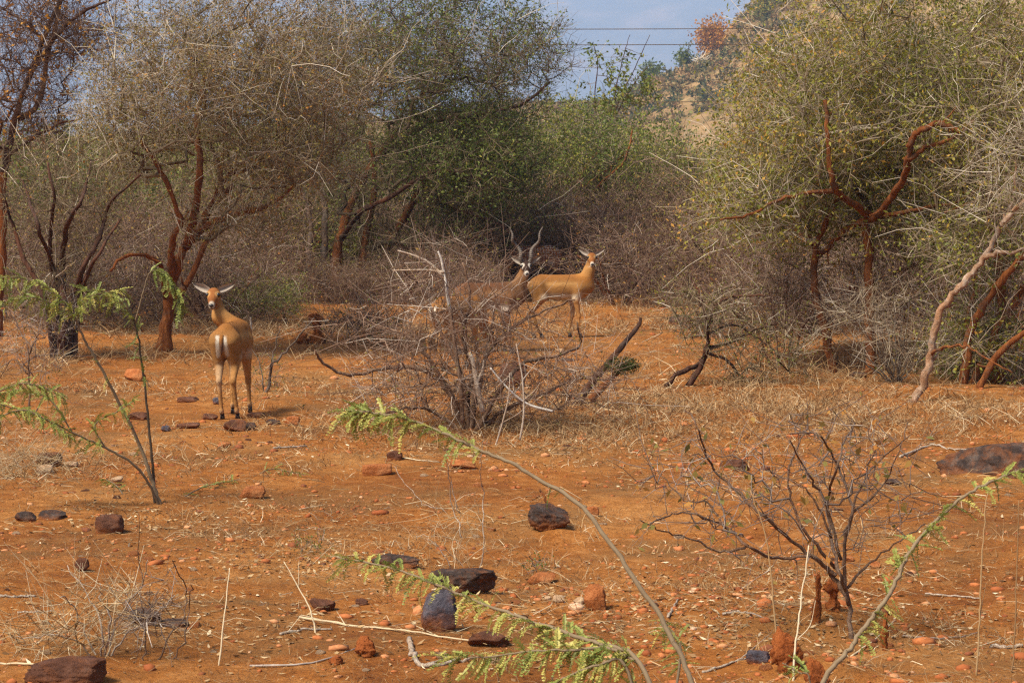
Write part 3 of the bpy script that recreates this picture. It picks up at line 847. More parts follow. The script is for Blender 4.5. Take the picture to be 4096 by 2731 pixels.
KINDS = [('twiggy_bush', (2.4, 3.0, (.42, .2), 2400, 'leaf_brown', .5, .055), 101, 'grey-brown twiggy bush in the thicket behind the clearing', 'twiggy bushes of the thicket'),
         ('olive_bush', (2.6, 3.2, (.42, .2), 7500, 'leaf_olive', .42, .07), 102, 'olive green bush in the thicket behind the clearing', 'olive bushes of the thicket'),
         ('green_bush', (3.0, 3.4, (.32, .2), 7500, 'leaf_green', .6, .075), 103, 'fresh green bush in the thicket behind the clearing', 'green bushes of the thicket'),
         ('bare_bush', (1.5, 2.4, (.42, .25), 900, 'leaf_brown', .55, .05), 104, 'low purplish-brown bare bush at the thicket edge', 'low bare bushes at the thicket edge')]
protos = [bush_proto(k[0], k[1], k[2]) for k in KINDS]
first = [True] * 4
rs = np.random.default_rng(500)
def place_words(px, Dd):
    row = 'front edge of the thicket' if Dd < 46 else ('middle of the thicket' if Dd < 56 else 'back of the thicket')
    for lim, w in ((350, 'at the far left'), (900, 'behind the red-forked tree'), (1350, 'left of the largest dark tree'), (1800, 'behind the largest dark tree'), (2250, 'behind the horned buck'), (2650, 'right of the far doe'), (3050, 'below the tan hill'),
                   (3500, 'behind the arching red limb'), (3800, 'behind the pale leaning trunk')):
        if px < lim:
            return row + ' ' + w
    return row + ' at the far right'

KN = ('grey-brown twiggy bush', 'olive green bush', 'fresh green bush', 'low brown bare bush')
def put_bush(k, px, Dd, sc, force=False):
    if not force and 1180 < px < 1680 and Dd < 42:
        return
    x = (px - CX) / F * Dd
    loc = (x, Dd, float(gz(x, Dd)) - .03)
    rz = rs.uniform(0, 6.28); s = sc * rs.uniform(.88, 1.15)
    if first[k]:
        first[k] = False
        r = protos[k]; r.location = loc; r.rotation_euler = (0, 0, rz); r.scale = (s, s, s)
        tag(r, KN[k] + ', ' + place_words(px, Dd), 'bush', KINDS[k][4])
    else:
        copy_thing(protos[k], loc, rz, s, KN[k] + ', ' + place_words(px, Dd), KINDS[k][4], 'bush')

# back rows
for px in range(-150, 4300, 210):
    put_bush(int(rs.choice([1, 2, 0, 1])), px + rs.uniform(-60, 60), rs.uniform(58, 72), .8 if 2150 < px < 3050 else 1.25)
for px in range(-100, 4250, 230):
    put_bush(int(rs.choice([0, 1, 0, 2])), px + rs.uniform(-60, 60), rs.uniform(47, 55), .85 if 2150 < px < 3050 else 1.1)
for px in range(-60, 4200, 260):
    put_bush(int(rs.choice([3, 0, 3, 3])), px + rs.uniform(-70, 70), rs.uniform(40.5, 45), 1.0)
# nearer fill, placed by eye
for (k, px, dd, sc) in ((2, 120, 40, 1.0), (2, 420, 43, 1.0), (0, 560, 36, .8), (3, 900, 35.5, .85), (1, 1130, 42, .9), (3, 1900, 38.5, .9), (3, 2150, 42.5, 1.0),
                         (3, 2480, 37.5, .85), (0, 2650, 42, .85), (3, 2800, 39, .9), (0, 2950, 37, .75), (3, 3150, 33, .8), (3, 3330, 31.5, .75), (3, 3650, 32.5, .9), (3, 3850, 35, 1.0), (0, 4080, 33, .9), (3, 40, 33, .8), (3, 480, 32.5, .7), (3, 850, 33, .8), (3, 640, 33.5, .85), (3, 1000, 34, .6), (0, 350, 35, .8), (0, 120, 36, .85), (3, 2020, 44, 1.1), (0, 2250, 45, .9), (3, 1780, 42, 1.1), (3, 3050, 30, .75), (3, 3480, 30.5, .8), (3, 3960, 30, .9), (0, 3750, 36, .9), (0, 3200, 36, .85),
                         (1, 2750, 48, .95), (2, 2550, 52, 1.0), (1, 2900, 46, .95), (1, 3250, 40, 1.0), (2, 3600, 41, 1.1), (1, 3950, 39, 1.0)):
    put_bush(k, px, dd, sc)
for (k, px, dd, sc) in ((3, 1190, 38.4, .5), (3, 1330, 38.2, .42), (3, 1450, 38.0, .45), (3, 1570, 38.3, .5), (3, 1690, 37.6, .6), (3, 1280, 43.6, .95), (0, 1420, 44.0, .8), (3, 1560, 43.5, 1.0), (3, 1150, 43.8, .95), (3, 1850, 36.5, .6), (0, 760, 37.5, .8), (0, 960, 39, .85), (3, 330, 31.5, .6)):
    put_bush(k, px, dd, sc, True)
# ------------------------------------------------------------------ stones
import bmesh
def ico(sub):
    bm = bmesh.new(); bmesh.ops.create_icosphere(bm, subdivisions=sub, radius=1.0)
    bm.verts.ensure_lookup_table()
    V = np.array([v.co[:] for v in bm.verts]); Fc = np.array([[v.index for v in f.verts] for f in bm.faces]); bm.free()
    return V, Fc
ICO = {s: ico(s) for s in (1, 2, 3, 4, 5)}

def n3(P, sc, s):
    return (vn(P[:, 0] * sc + 11, P[:, 1] * sc + 3.7 * P[:, 2] * sc, s) + vn(P[:, 1] * sc - 5, P[:, 2] * sc + 2.3 * P[:, 0] * sc, s + 1) + vn(P[:, 2] * sc + 2, P[:, 0] * sc - P[:, 1] * sc, s + 2)) / 3 - .5

def rock_shape(sub, seed, cuts=9, blocky=.5, bumps=.12):
    rs = np.random.default_rng(seed)
    V, Fc = ICO[sub]
    V = V.copy()
    mx = np.abs(V).max(1, keepdims=True)
    V = V * (1 - blocky) + (V / mx) * blocky * .86
    for _ in range(cuts):
        d = norm(rs.normal(size=3)); k = rs.uniform(.55, .9)
        h = V @ d
        V = V - np.outer(np.maximum(h - k, 0) * .93, d)
    V = V * (1 + bumps * n3(V, 2.1, seed)[:, None] * 2 + bumps * .7 * n3(V, 5.3, seed + 5)[:, None] * 2 + (bumps * .5 * n3(V, 13.0, seed + 9)[:, None] * 2 if sub > 3 else 0))
    lo, hi = V.min(0), V.max(0)
    return (V - (lo + hi) / 2) / ((hi - lo) / 2), Fc

def rock(name, label, bb, mat, depth=.8, seed=1, blocky=.5, cuts=9, bury=.18, rotz=0.0, tilt=0.0, cat='rock', group=None, sub=4, bumps=.12, smooth=False):
    x0, y0, x1, y1 = bb
    g = gp((x0 + x1) / 2, y1 - 0.12 * (y1 - y0))
    s = g[1] / F
    w = (x1 - x0) * s; h = (y1 - y0) * s
    d = w * depth
    h = max(h - d * .35 * (y1 - HZ) / F * 1.5, h * .55)
    V, Fc = rock_shape(sub, seed, cuts, blocky, bumps)
    V = V * np.array([w / 2, d / 2, h * (1 + bury) / 2])
    if tilt:
        c, s_ = math.cos(tilt), math.sin(tilt)
        V = np.stack([V[:, 0] * c - V[:, 2] * s_, V[:, 1], V[:, 0] * s_ + V[:, 2] * c], 1)
    V[:, 2] -= V[:, 2].min() + h * bury
    o = mobj(name, raw_mesh(name, V, [Fc], M[mat], smooth=smooth), loc=(g[0], g[1] + d * .3, g[2]))
    o.rotation_euler = (0, 0, rotz)
    return tag(o, label, cat, group)

RG = 'rocks lying on the red soil'
rock('dark_slab', 'upright blue-grey slab standing in the soil below the long dark rock', (1672, 2372, 1842, 2548), 'rock_blue', .55, 11, .65, 8, .12, .3, .32, bumps=.08, sub=5)
rock('dark_rock', 'long dark brown boulder behind the upright blue-grey slab', (1712, 2272, 1992, 2392), 'rock_dark', .6, 12, .55, 7, .2, -.1, bumps=.16, sub=5)
rock('flat_rock', 'flat dark rock sunk in the soil behind the long boulder', (1478, 2212, 1680, 2268), 'rock_dark', .8, 13, .6, 8, .3, sub=5)
rock('dark_rock', 'dark grey rock with a red root lying on it', (2112, 2018, 2275, 2122), 'rock_dark', .8, 14, .6, 8, .2, .2, sub=5)
rock('boulder', 'largest low dark boulder at the right edge', (3765, 1772, 4540, 1922), 'rock_dark', .4, 15, .0, 2, .5, .05, sub=5, smooth=True, bumps=.08)
rock('round_rock', 'rounded reddish-brown rock left of the sapling base', (375, 2050, 492, 2135), 'rock_brown', .9, 16, .35, 7)
rock('low_rock', 'low blackish rock, left one of a touching pair', (50, 2045, 145, 2090), 'rock_dark', .9, 17, .4, 8)
rock('low_rock', 'low blackish rock, right one of a touching pair', (148, 2042, 262, 2082), 'rock_dark', .9, 18, .4, 8)
rock('orange_rock', 'bright orange angular rock right of the sapling base', (952, 1945, 1062, 1998), 'rock_orange', .8, 19, .6, 9)
rock('brick_like_rock', 'flat orange block like a brick lying in the clearing', (1445, 1858, 1567, 1908), 'rock_orange', .6, 20, .92, 3, .15, .15, bumps=.05)
rock('tilted_rock', 'flat tilted orange stone under the arching green branch', (1800, 1838, 1902, 1882), 'rock_orange', .8, 21, .7, 6, .15, .2, -.15)
rock('orange_block', 'orange-red block behind the thin sapling stem', (493, 1478, 578, 1528), 'rock_orange', .8, 22, .75, 6, .12, -.2, bumps=.07)
rock('grey_rock', 'two-toned grey-brown rock just in front of the near antelope', (888, 1680, 985, 1732), 'rock_brown', .8, 23, .6, 8)
rock('black_rock', 'small black rock touching the grey-brown rock by the hooves', (962, 1692, 1024, 1724), 'rock_dark', .8, 24, .6, 8)
rock('flat_rock', 'flat brown slab under the right hoof of the near antelope', (985, 1648, 1060, 1672), 'rock_brown', .9, 25, .6, 7)
rock('large_dark_rock', 'broad dark brown boulder under dry twigs at the bottom left corner', (80, 2575, 420, 2712), 'rock_brown', .6, 26, .1, 5, .35, .15, sub=5, smooth=True)
rock('dark_rock', 'small pointed dark rock behind the bottom left twigs', (500, 2432, 640, 2510), 'rock_dark', .8, 27, .4, 9)
rock('low_rock', 'low flat dark rock right of the pointed one at bottom left', (620, 2478, 752, 2508), 'rock_dark', .8, 28, .5, 8)
rock('red_rock', 'rounded red-brown rock left of the upright slab', (1234, 2392, 1342, 2452), 'rock_brown', .9, 29, .35, 7)
rock('small_red_rock', 'small square red-brown rock between round red rock and slab', (1420, 2394, 1472, 2424), 'rock_brown', .9, 30, .7, 6)
rock('brown_rock', 'brown rock half covered by soil right of the upright slab', (1866, 2498, 2042, 2572), 'rock_brown', .8, 31, .45, 8, .25)
rock('orange_slab', 'upright pointed orange slab at the lower centre', (2335, 2342, 2428, 2456), 'rock_orange', .6, 32, .6, 8, .12, .2, .08, sub=5)
rock('orange_rock', 'wedge-shaped orange rock left of the upright orange slab', (2108, 2290, 2225, 2340), 'rock_orange', .8, 33, .55, 9)
rock('pink_stone', 'small pinkish stone between the wedge rock and the orange slab', (2210, 2380, 2258, 2412), 'rock_pale', .8, 34, .5, 8)
rock('pale_stone', 'small cream stone touching the left foot of the orange slab', (2290, 2388, 2340, 2420), 'rock_pale', .8, 35, .5, 8)
rock('white_pebble', 'tiny white pebble left of the pinkish stone', (2174, 2382, 2206, 2400), 'rock_pale', .8, 36, .4, 8)
rock('black_mound_rock', 'black lump of rock in the clearing right of the far antelope', (2668, 1262, 2775, 1306), 'rock_dark', .8, 37, .3, 7)
rock('brown_rock', 'brown square rock behind the bare shrub on the right', (2880, 1838, 3002, 1886), 'rock_brown', .8, 38, .65, 7)
rock('low_rock', 'low dark rock before the red-trunked trees on the right', (3385, 1488, 3470, 1514), 'rock_dark', .8, 39, .4, 7)
rock('grey_stone', 'low grey stone right of the bare shrub', (3540, 1915, 3610, 1945), 'rock_dark', .8, 40, .4, 7)
rock('dark_rock', 'dark brown rock with a pale stone before it at the left', (140, 1812, 242, 1872), 'rock_brown', .8, 41, .4, 8)
rock('pale_flat_stone', 'pale flat stone leaning on the dark brown rock at the left', (138, 1848, 212, 1888), 'rock_pale', .7, 42, .6, 7)
rock('tan_flat_stone', 'flat tan stone right of the dark brown rock pair', (255, 1846, 312, 1868), 'rock_pale', .8, 43, .6, 7)
rock('pale_stone', 'pale stone on bare soil left of the sapling base', (438, 1905, 492, 1930), 'rock_pale', .8, 44, .5, 8)
rock('brown_lump', 'brown rounded clod at the lower left', (296, 2232, 356, 2294), 'rock_brown', .9, 45, .3, 7)
rock('small_orange_rock', 'small orange-brown rock right of the arching stem', (2345, 2026, 2398, 2072), 'rock_orange', .8, 46, .55, 7)
rock('white_stone', 'white elongated stone below the far right antelope', (2222, 1395, 2262, 1410), 'rock_pale', .5, 47, .5, 8)
rock('dark_flat_rock', 'dark flat rock below the white elongated stone', (2240, 1432, 2300, 1448), 'rock_dark', .8, 48, .5, 7)
rock('grey_stone', 'small round grey stone left of the near antelope hooves', (642, 1700, 682, 1728), 'rock_blue', .9, 49, .3, 7)
rock('flat_red_rock', 'flat red-brown rock left of the near antelope', (705, 1588, 792, 1612), 'rock_brown', .9, 50, .7, 6)
rock('dark_stone', 'dark bluish stone beside the near antelope left hoof', (848, 1595, 888, 1625), 'rock_blue', .9, 51, .4, 7)
rock('flat_red_rock', 'long flat reddish rock at the near antelope left hoof', (805, 1655, 870, 1680), 'rock_brown', .9, 52, .7, 6)
rock('red_slab', 'flat broken red slab below the long flat reddish rock', (700, 1690, 800, 1716), 'rock_brown', .9, 53, .7, 6)
rock('dark_rock', 'dark rock between sapling stems at the left', (508, 1648, 585, 1682), 'rock_brown', .9, 54, .6, 7)
rock('orange_stone', 'small orange stone in front of the near antelope', (866, 1768, 925, 1794), 'rock_orange', .9, 55, .5, 7)
rock('red_block', 'squat orange-red block right of the near antelope', (1135, 1665, 1200, 1706), 'rock_orange', .8, 56, .6, 7)
rock('dark_low_rock', 'dark low rock left of the squat orange-red block', (1062, 1676, 1122, 1704), 'rock_dark', .8, 57, .4, 7)
rock('tan_rock', 'tan rock at the far side of the clearing on the right', (2960, 1252, 3020, 1278), 'rock_pale', .8, 58, .5, 7)
rock('tan_rock', 'smaller tan rock left of the far right tan rock', (2835, 1262, 2895, 1296), 'rock_pale', .8, 59, .4, 7)
rock('brown_rock', 'low brown rock behind the tilted orange stone', (1545, 1805, 1610, 1846), 'rock_brown', .8, 60, .4, 8)
rock('orange_chip', 'orange chip lying right of the bare shrub base', (3480, 2245, 3525, 2275), 'rock_orange', .8, 61, .5, 8)
rock('orange_chip', 'orange chip close to the bare shrub stems', (3375, 2224, 3418, 2248), 'rock_orange', .8, 62, .5, 8)
rock('grey_stone', 'pale grey stone beside the red clay mound at the bottom', (2985, 2600, 3085, 2660), 'rock_blue', .8, 63, .5, 8)
rock('red_clod', 'crumbly red clod of earth at the bottom left of centre', (1415, 2545, 1505, 2640), 'clod', .9, 64, .4, 12, bumps=.25, cat='clod', sub=5)
rock('small_clod', 'smaller red clod beside the crumbly one at the bottom', (1310, 2622, 1372, 2665), 'clod', .9, 65, .4, 12, bumps=.25, cat='clod')
rock('dark_bush_rock', 'dark brown rock hidden behind the dead bush', (1990, 1455, 2110, 1560), 'rock_brown', .8, 66, .4, 8)

# small countable orange stones: one label, one group
rs = np.random.default_rng(77)
tmpl = []
for i in range(6):
    V, Fc = rock_shape(2, 300 + i, 6, .5, .15)
    tmpl.append(V)
small_me = {}
for i in range(6):
    for mk in ('rock_orange', 'rock_pale', 'rock_brown'):
        small_me[(i, mk)] = raw_mesh('stone', tmpl[i] * np.array([.5, .42, .30]), [ICO[2][1]], M[mk])
for i in range(150):
    u, v = rs.uniform(0, 4096), 1330 + (rs.random() ** 1.0) * 1360
    g = gp(u, v)
    mk = rs.choice(['rock_orange', 'rock_orange', 'rock_pale', 'rock_brown'])
    o = mobj('stone', small_me[(int(rs.integers(0, 6)), str(mk))], loc=g)
    s = rs.uniform(.025, .075)
    o.scale = (s, s, s * rs.uniform(.6, 1.1)); o.rotation_euler = (0, 0, rs.uniform(0, 6.28))
    nm = {'rock_orange': ('fist-sized orange stone lying loose on the red soil', 'loose orange stones'), 'rock_pale': ('fist-sized pale stone lying loose on the red soil', 'loose pale stones'), 'rock_brown': ('fist-sized brown stone lying loose on the red soil', 'loose brown stones')}[str(mk)]
    where = ('far', 'middle', 'near')[0 if v < 1650 else (1 if v < 2150 else 2)] + ' part of the clearing, ' + ('left edge', 'left half', 'just left of centre', 'just right of centre', 'right half', 'right edge')[min(5, int(u / 4096 * 6))]
    tag(o, nm[0].split(' lying')[0] + ' in the ' + where, 'stone', nm[1])

# ------------------------------------------------------------------ gravel, straw, dead leaves, dry grass
def scatter(n, ymin=1180, ymax=2731, xpad=250, seed=1, power=1.0):
    rs = np.random.default_rng(seed)
    # even in picture rows would crowd the distance: sample distance so that density on the ground falls off slowly
    d = 7.6 * (42 / 7.6) ** (rs.random(n) ** power)
    u = rs.uniform(-xpad, 4096 + xpad, n)
    x = (u - CX) / F * d
    return x, d, rs

def build_gravel():
    n = 26000
    x, y, rs = scatter(n, seed=5)
    clus = vn(x / 1.3, y / 1.6, 61) + .5 * vn(x / .5, y / .6, 62)
    keep = rs.random(n) < np.clip((clus - .5) * 1.8, .08, 1)
    x, y = x[keep], y[keep]; n = len(x)
    z = gz(x, y)
    T = np.stack([rock_shape(1, 700 + i, 4, .5, .2)[0] for i in range(8)])      # 42/12 verts
    nv = T.shape[1]
    s = np.clip(rs.lognormal(-4.95, .65, n), .003, .05)
    k = rs.integers(0, 8, n); a = rs.uniform(0, 6.28, n)
    P = T[k] * s[:, None, None] * np.stack([rs.uniform(.7, 1.3, n), rs.uniform(.6, 1.1, n), rs.uniform(.35, .7, n)], 1)[:, None]
    c, s_ = np.cos(a)[:, None], np.sin(a)[:, None]
    P = np.stack([P[..., 0] * c - P[..., 1] * s_, P[..., 0] * s_ + P[..., 1] * c, P[..., 2]], -1)
    P = P + np.stack([x, y, z + s * .12], 1)[:, None]
    Fc = ICO[1][1]
    Fa = (Fc[None] + (np.arange(n) * nv)[:, None, None]).reshape(-1, 3)
    tint = np.clip(rs.beta(2.0, 2.2, n), 0, 1)
    o = mobj('gravel', raw_mesh('gravel', P.reshape(-1, 3), [Fa], M['gravel'], tint=np.repeat(tint, nv)), kind='stuff')
    o['label'] = 'small orange and pale gravel strewn over the red soil'; o['category'] = 'gravel'
build_gravel()

def build_straw():
    n = 34000
    x, y, rs = scatter(n, seed=6)
    clus = vn(x / 1.0, y / 1.2, 71) * .7 + vn(x / .4, y / .45, 72) * .5
    keep = rs.random(n) < np.clip((clus - .42) * 1.9, .05, 1)
    x, y = x[keep], y[keep]; n = len(x)
    z = gz(x, y)
    a = rs.uniform(0, 6.28, n); e = np.abs(rs.normal(0, .12, n)); L = np.clip(rs.lognormal(-2.7, .6, n), .015, .45)
    d = np.stack([np.cos(a) * np.cos(e), np.sin(a) * np.cos(e), np.sin(e)], 1)
    S = np.stack([x, y, z + .004], 1)
    f = np.array([0, .5, 1.0])[None, :, None]
    P = S[:, None] + d[:, None] * L[:, None, None] * f
    bend = rs.normal(size=(n, 3)) * .18; bend[:, 2] = np.abs(bend[:, 2]) * .6
    P = P + bend[:, None] * L[:, None, None] * 4 * f * (1 - f)
    P[:, :, 2] = np.maximum(P[:, :, 2], gz(P[:, :, 0], P[:, :, 1]) + .003)
    tb = Tubes()
    r = rs.uniform(.0010, .0026, (n, 1)) * np.clip(y / 14, .8, 1.7)[:, None]
    big = L > .12
    tb.add(P[big], (r * np.array([[1, .9, .5]]))[big], np.clip(rs.normal(.6, .22, int(big.sum())), 0, 1), 3)
    tb.ribbons(P[~big], (r * np.array([[1, .9, .5]]))[~big], np.clip(rs.normal(.5, .25, int((~big).sum())), 0, 1))
    o = mobj('dry_litter', tb.mesh('dry_litter', M['straw']), kind='stuff')
    o['label'] = 'dry straw and broken twigs littered on the red soil'; o['category'] = 'litter'
build_straw()

def build_leaf_litter():
    n = 9000
    x, y, rs = scatter(n, seed=8)
    spots = [(gp(3000, 2330), 1.0), (gp(3300, 2450), .8), (gp(1850, 1720), 1.6), (gp(2450, 2480), .9), (gp(2500, 1620), 1.6), (gp(3700, 1560), 1.8), (gp(600, 2080), .7), (gp(2900, 1600), 1.3), (gp(3200, 1680), 1.6), (gp(2600, 1780), 1.2), (gp(1300, 2250), .7), (gp(800, 2500), .7)]
    w = .12 + sum(.9 * np.exp(-((x - g[0]) ** 2 + (y - g[1]) ** 2) / r ** 2) for g, r in spots)
    keep = rs.random(n) < np.clip(w, 0, 1)
    x, y = x[keep], y[keep]
    ex, ey = [], []
    for g, r in spots:
        k = 520
        ex.append(g[0] + rs.normal(size=k) * r * .7); ey.append(g[1] + rs.normal(size=k) * r * .6)
    x = np.concatenate([x] + ex); y = np.concatenate([y] + ey); n = len(x)
    z = gz(x, y) + .006
    a = rs.uniform(0, 6.28, n)
    D_ = np.stack([np.cos(a), np.sin(a), rs.normal(0, .25, n)], 1)
    V, q, t = diamonds(np.stack([x, y, z], 1), D_, rs.uniform(.015, .05, n), rs.uniform(.008, .02, n), np.clip(rs.normal(.5, .25, n), 0, 1), up=np.array([0, 0, 2.5]))
    o = mobj('leaf_litter', raw_mesh('leaf_litter', V, [q], M['straw'], tint=t), kind='stuff')
    o['label'] = 'curled dead leaves lying in drifts under the shrubs'; o['category'] = 'leaf litter'
build_leaf_litter()

def build_ground_fuzz():
    n = 150000
    x, y, rs = scatter(n, seed=16)
    w = vn(x / 1.6, y / 2.0, 84) * .6 + vn(x / .55, y / .7, 85) * .5 + vn(x / .2, y / .2, 86) * .25
    keep = rs.random(n) < np.clip((w - .66) * 2.6, .02, 1)
    x, y = x[keep], y[keep]; n = len(x)
    D_ = norm(np.stack([rs.normal(size=n) * .8, rs.normal(size=n) * .8, rs.uniform(.15, 1, n)], 1))
    sc = np.clip(y / 14, .8, 1.8)
    V, q, t = diamonds(np.stack([x, y, gz(x, y) - .002], 1), D_, rs.uniform(.012, .05, n), rs.uniform(.0018, .0038, n) * sc, np.clip(rs.normal(.34, .2, n), 0, 1))
    o = mobj('short_dry_grass', raw_mesh('short_dry_grass', V, [q], M['straw'], tint=t), kind='stuff')
    o['label'] = 'short brown dead grass stubble in patches on the red soil'; o['category'] = 'grass'
build_ground_fuzz()

def build_dry_grass():
    rs = np.random.default_rng(12)
    S, D_, L_, tn = [], [], [], []
    def tuft(x, y, nb, h, spread, t, sp=.05):
        xx = x + rs.normal(size=nb) * sp; yy = y + rs.normal(size=nb) * sp
        S.append(np.stack([xx, yy, gz(xx, yy) - .005], 1))
        D_.append(norm(np.stack([rs.normal(size=nb) * spread, rs.normal(size=nb) * spread, np.ones(nb)], 1)))
        L_.append(rs.uniform(.35, 1.1, nb) * h); tn.append(np.clip(rs.normal(t, .2, nb), 0, 1))
    # sparse tufts in the clearing
    x, y, _ = scatter(2600, seed=13)
    for a, b_ in zip(x, y):
        if vn(a / 1.4, b_ / 1.7, 81) > .42:
            tuft(a, b_, int(rs.integers(5, 16)), rs.uniform(.04, .13), .7, rs.uniform(.3, .8))
    # thick matted dry grass at the far edge of the clearing and below the bushes
    for (px, py, rx, ry, n, h) in ((1900, 1720, 2.0, .9, 130, .2), (2550, 1640, 2.2, 1.2, 170, .2), (2950, 1560, 2.0, 1.6, 150, .22), (3300, 1640, 2.0, 1.0, 180, .2), (3650, 1700, 1.6, .8, 120, .14), (2750, 1720, 1.8, .7, 130, .17), (2300, 1760, 1.6, .6, 80, .12), (1500, 1560, 1.8, 1.2, 80, .12), (350, 1560, 1.4, .9, 60, .12), (2520, 1310, 2.2, 1.2, 150, .14), (2700, 1230, 3.0, 2.0, 200, .2),
                                   (3100, 1290, 2.5, 1.6, 150, .3), (3550, 1480, 1.8, 1.0, 120, .3), (1100, 1330, 2.6, 1.4, 150, .3), (700, 1330, 2.4, 1.2, 100, .3), (200, 1430, 2.4, 1.2, 120, .3), (1650, 1310, 2.2, 1.2, 130, .2), (150, 1900, .9, .7, 60, .15), (2050, 2330, .7, .6, 25, .08)):
        g = gp(px, py)
        for _ in range(n):
            a = g[0] + rs.normal() * rx * .6; b_ = g[1] + rs.normal() * ry * .7
            tuft(a, b_, int(rs.integers(8, 18)), h * rs.uniform(.5, 1.2), .85, rs.uniform(.25, .7), .09)
    S = np.concatenate(S); D_ = np.concatenate(D_); L_ = np.concatenate(L_)[:, None]; tn = np.concatenate(tn)
    n = len(S)
    f = np.array([0, .5, 1.0])[None, :, None]
    bend = rs.normal(size=(n, 3)) * .35; bend[:, 2] = -np.abs(bend[:, 2]) * .8
    P = S[:, None] + D_[:, None] * L_[:, None] * f + bend[:, None] * L_[:, None] * f * f
    tb = Tubes(); tb.ribbons(P, np.tile([.0022, .0017, .0008], (n, 1)) * np.clip(S[:, 1:2] / 16, .7, 1.6), tn)
    o = mobj('dry_grass', tb.mesh('dry_grass', M['straw']), kind='stuff')
    o['label'] = 'sparse dry grass tufts growing on the red soil'; o['category'] = 'grass'
build_dry_grass()

# ------------------------------------------------------------------ single sticks, stalks and stumps
def stick(name, label, pts, r0, r1, mat, tint=.8, D=None, branches=(), cat='stick', lie=True, group=None):
    """pts in pixels; lying sticks follow the ground, standing ones keep their base distance"""
    if lie:
        W_ = np.array([gp(*p) for p in pts]); W_[:, 2] += r0 * .8
    else:
        g = gp(*pts[0]); dd = g[1] if D is None else D
        W_ = np.array([at(p[0], p[1], dd + .05 * i) for i, p in enumerate(pts)]); W_[0, 2] = float(gz(W_[0, 0], W_[0, 1])) - .02
    o0 = W_[0].copy()
    P = spline(W_, 6)
    P[1:-1] += rng.normal(size=(len(P) - 2, 3)) * r0 * .35
    tb = Tubes(); tb.add(P - o0, np.linspace(r0, r1, len(P)), tint, 7, rough=.12, cap=True)
    for (i, q, br) in branches:
        q3 = [gp(*p) if lie else at(p[0], p[1], W_[i][1] + .04) for p in q]
        Q = spline(np.vstack([W_[i], np.array(q3)]), 4)
        tb.add(Q - o0, np.linspace(br, br * .4, len(Q)), tint, 5, rough=.1, cap=True)
    o = mobj(name, tb.mesh(name, M[mat]), loc=o0)
    return tag(o, label, cat, group)

stick('forked_dead_branch', 'bone-coloured curved dead branch lying at the bottom centre', [(1638, 2562), (1655, 2630), (1700, 2668), (1800, 2655), (1900, 2640)], .013, .006, 'bone_wood', branches=[(2, [(1760, 2640), (1800, 2618)], .008)])
stick('long_fallen_stick', 'long thin pale stick lying in front of the upright slab', [(1195, 2470), (1380, 2500), (1560, 2520), (1750, 2550), (1990, 2590)], .006, .003, 'straw', .9, branches=[(1, [(1345, 2440)], .003), (3, [(1640, 2490)], .003)])
stick('fallen_stick', 'dark thin stick lying across the lower left soil', [(1000, 2665), (1180, 2662), (1300, 2640), (1420, 2595)], .005, .002, 'shrub', .9)
stick('fallen_stick', 'pale twisted stick lying left of the long fallen stick', [(1120, 2540), (1220, 2520), (1330, 2520)], .007, .003, 'bone_wood')
stick('fallen_stick', 'short pale stick lying at the left edge', [(0, 2385), (70, 2388), (145, 2386)], .007, .005, 'bone_wood')
stick('fallen_stick', 'pale stick beside a flat stone at the lower left', [(70, 2450), (150, 2450), (215, 2445)], .005, .003, 'bone_wood')
stick('fallen_stick', 'straight pale stick lying before the near antelope', [(1095, 1793), (1160, 1790), (1228, 1786)], .007, .005, 'bone_wood')
stick('fallen_stick', 'white stick lying under the arching green branch', [(1600, 1830), (1680, 1842), (1760, 1850)], .005, .002, 'straw', 1.0)
stick('fallen_branch', 'pale peeled branch lying before the boulder on the right', [(3600, 1830), (3700, 1790), (3750, 1783), (3800, 1800), (3920, 1795)], .010, .005, 'bone_wood')
stick('fallen_stick', 'long straight stick lying right of the bottom branch', [(3700, 2378), (3800, 2385), (3920, 2395)], .006, .004, 'bone_wood')
stick('fallen_stick', 'thick dry stick lying at the bottom right edge', [(3960, 2590), (4020, 2592), (4090, 2588)], .010, .008, 'bone_wood')
stick('fallen_stick', 'dark curved twig lying at the lower right', [(3610, 2545), (3720, 2555), (3830, 2550), (3915, 2530)], .005, .002, 'shrub', .8)
stick('fallen_stick', 'pale forked twig lying at the right between stalks', [(3400, 2630), (3500, 2560), (3580, 2480)], .004, .002, 'straw', .95)
stick('fallen_stick', 'pale crooked stick at the bottom beside the red clay mound', [(2810, 2690), (2900, 2665), (2960, 2640), (3060, 2620)], .006, .003, 'bone_wood', branches=[(2, [(3050, 2560), (3090, 2525)], .003)])
stick('fallen_stick', 'curved pale stick lying left of the bare shrub base', [(2890, 2460), (2980, 2452), (3060, 2475)], .007, .003, 'bone_wood')
stick('fallen_stick', 'pale upright stub of stick under the bare shrub limb', [(2672, 2470), (2690, 2440), (2712, 2400)], .007, .004, 'bone_wood')
stick('fallen_stick', 'long dry stem lying at the bottom left edge of the litter', [(0, 2655), (150, 2662), (300, 2670)], .005, .003, 'straw', .9)
SG = 'thin upright dry stalks'
stick('dry_stalk', 'tall pale straight stalk standing alone at the lower left', [(875, 2660), (893, 2500), (908, 2380), (918, 2270)], .0038, .002, 'straw', .95, cat='stalk', lie=False, group=SG)
stick('dry_stalk', 'tall thin grey stalk standing before the right green branch', [(3905, 2700), (3918, 2480), (3925, 2280), (3940, 2060), (3952, 1960)], .0042, .002, 'straw', .55, cat='stalk', lie=False, group=SG, branches=[(1, [(3935, 2380), (3945, 2330)], .002)])
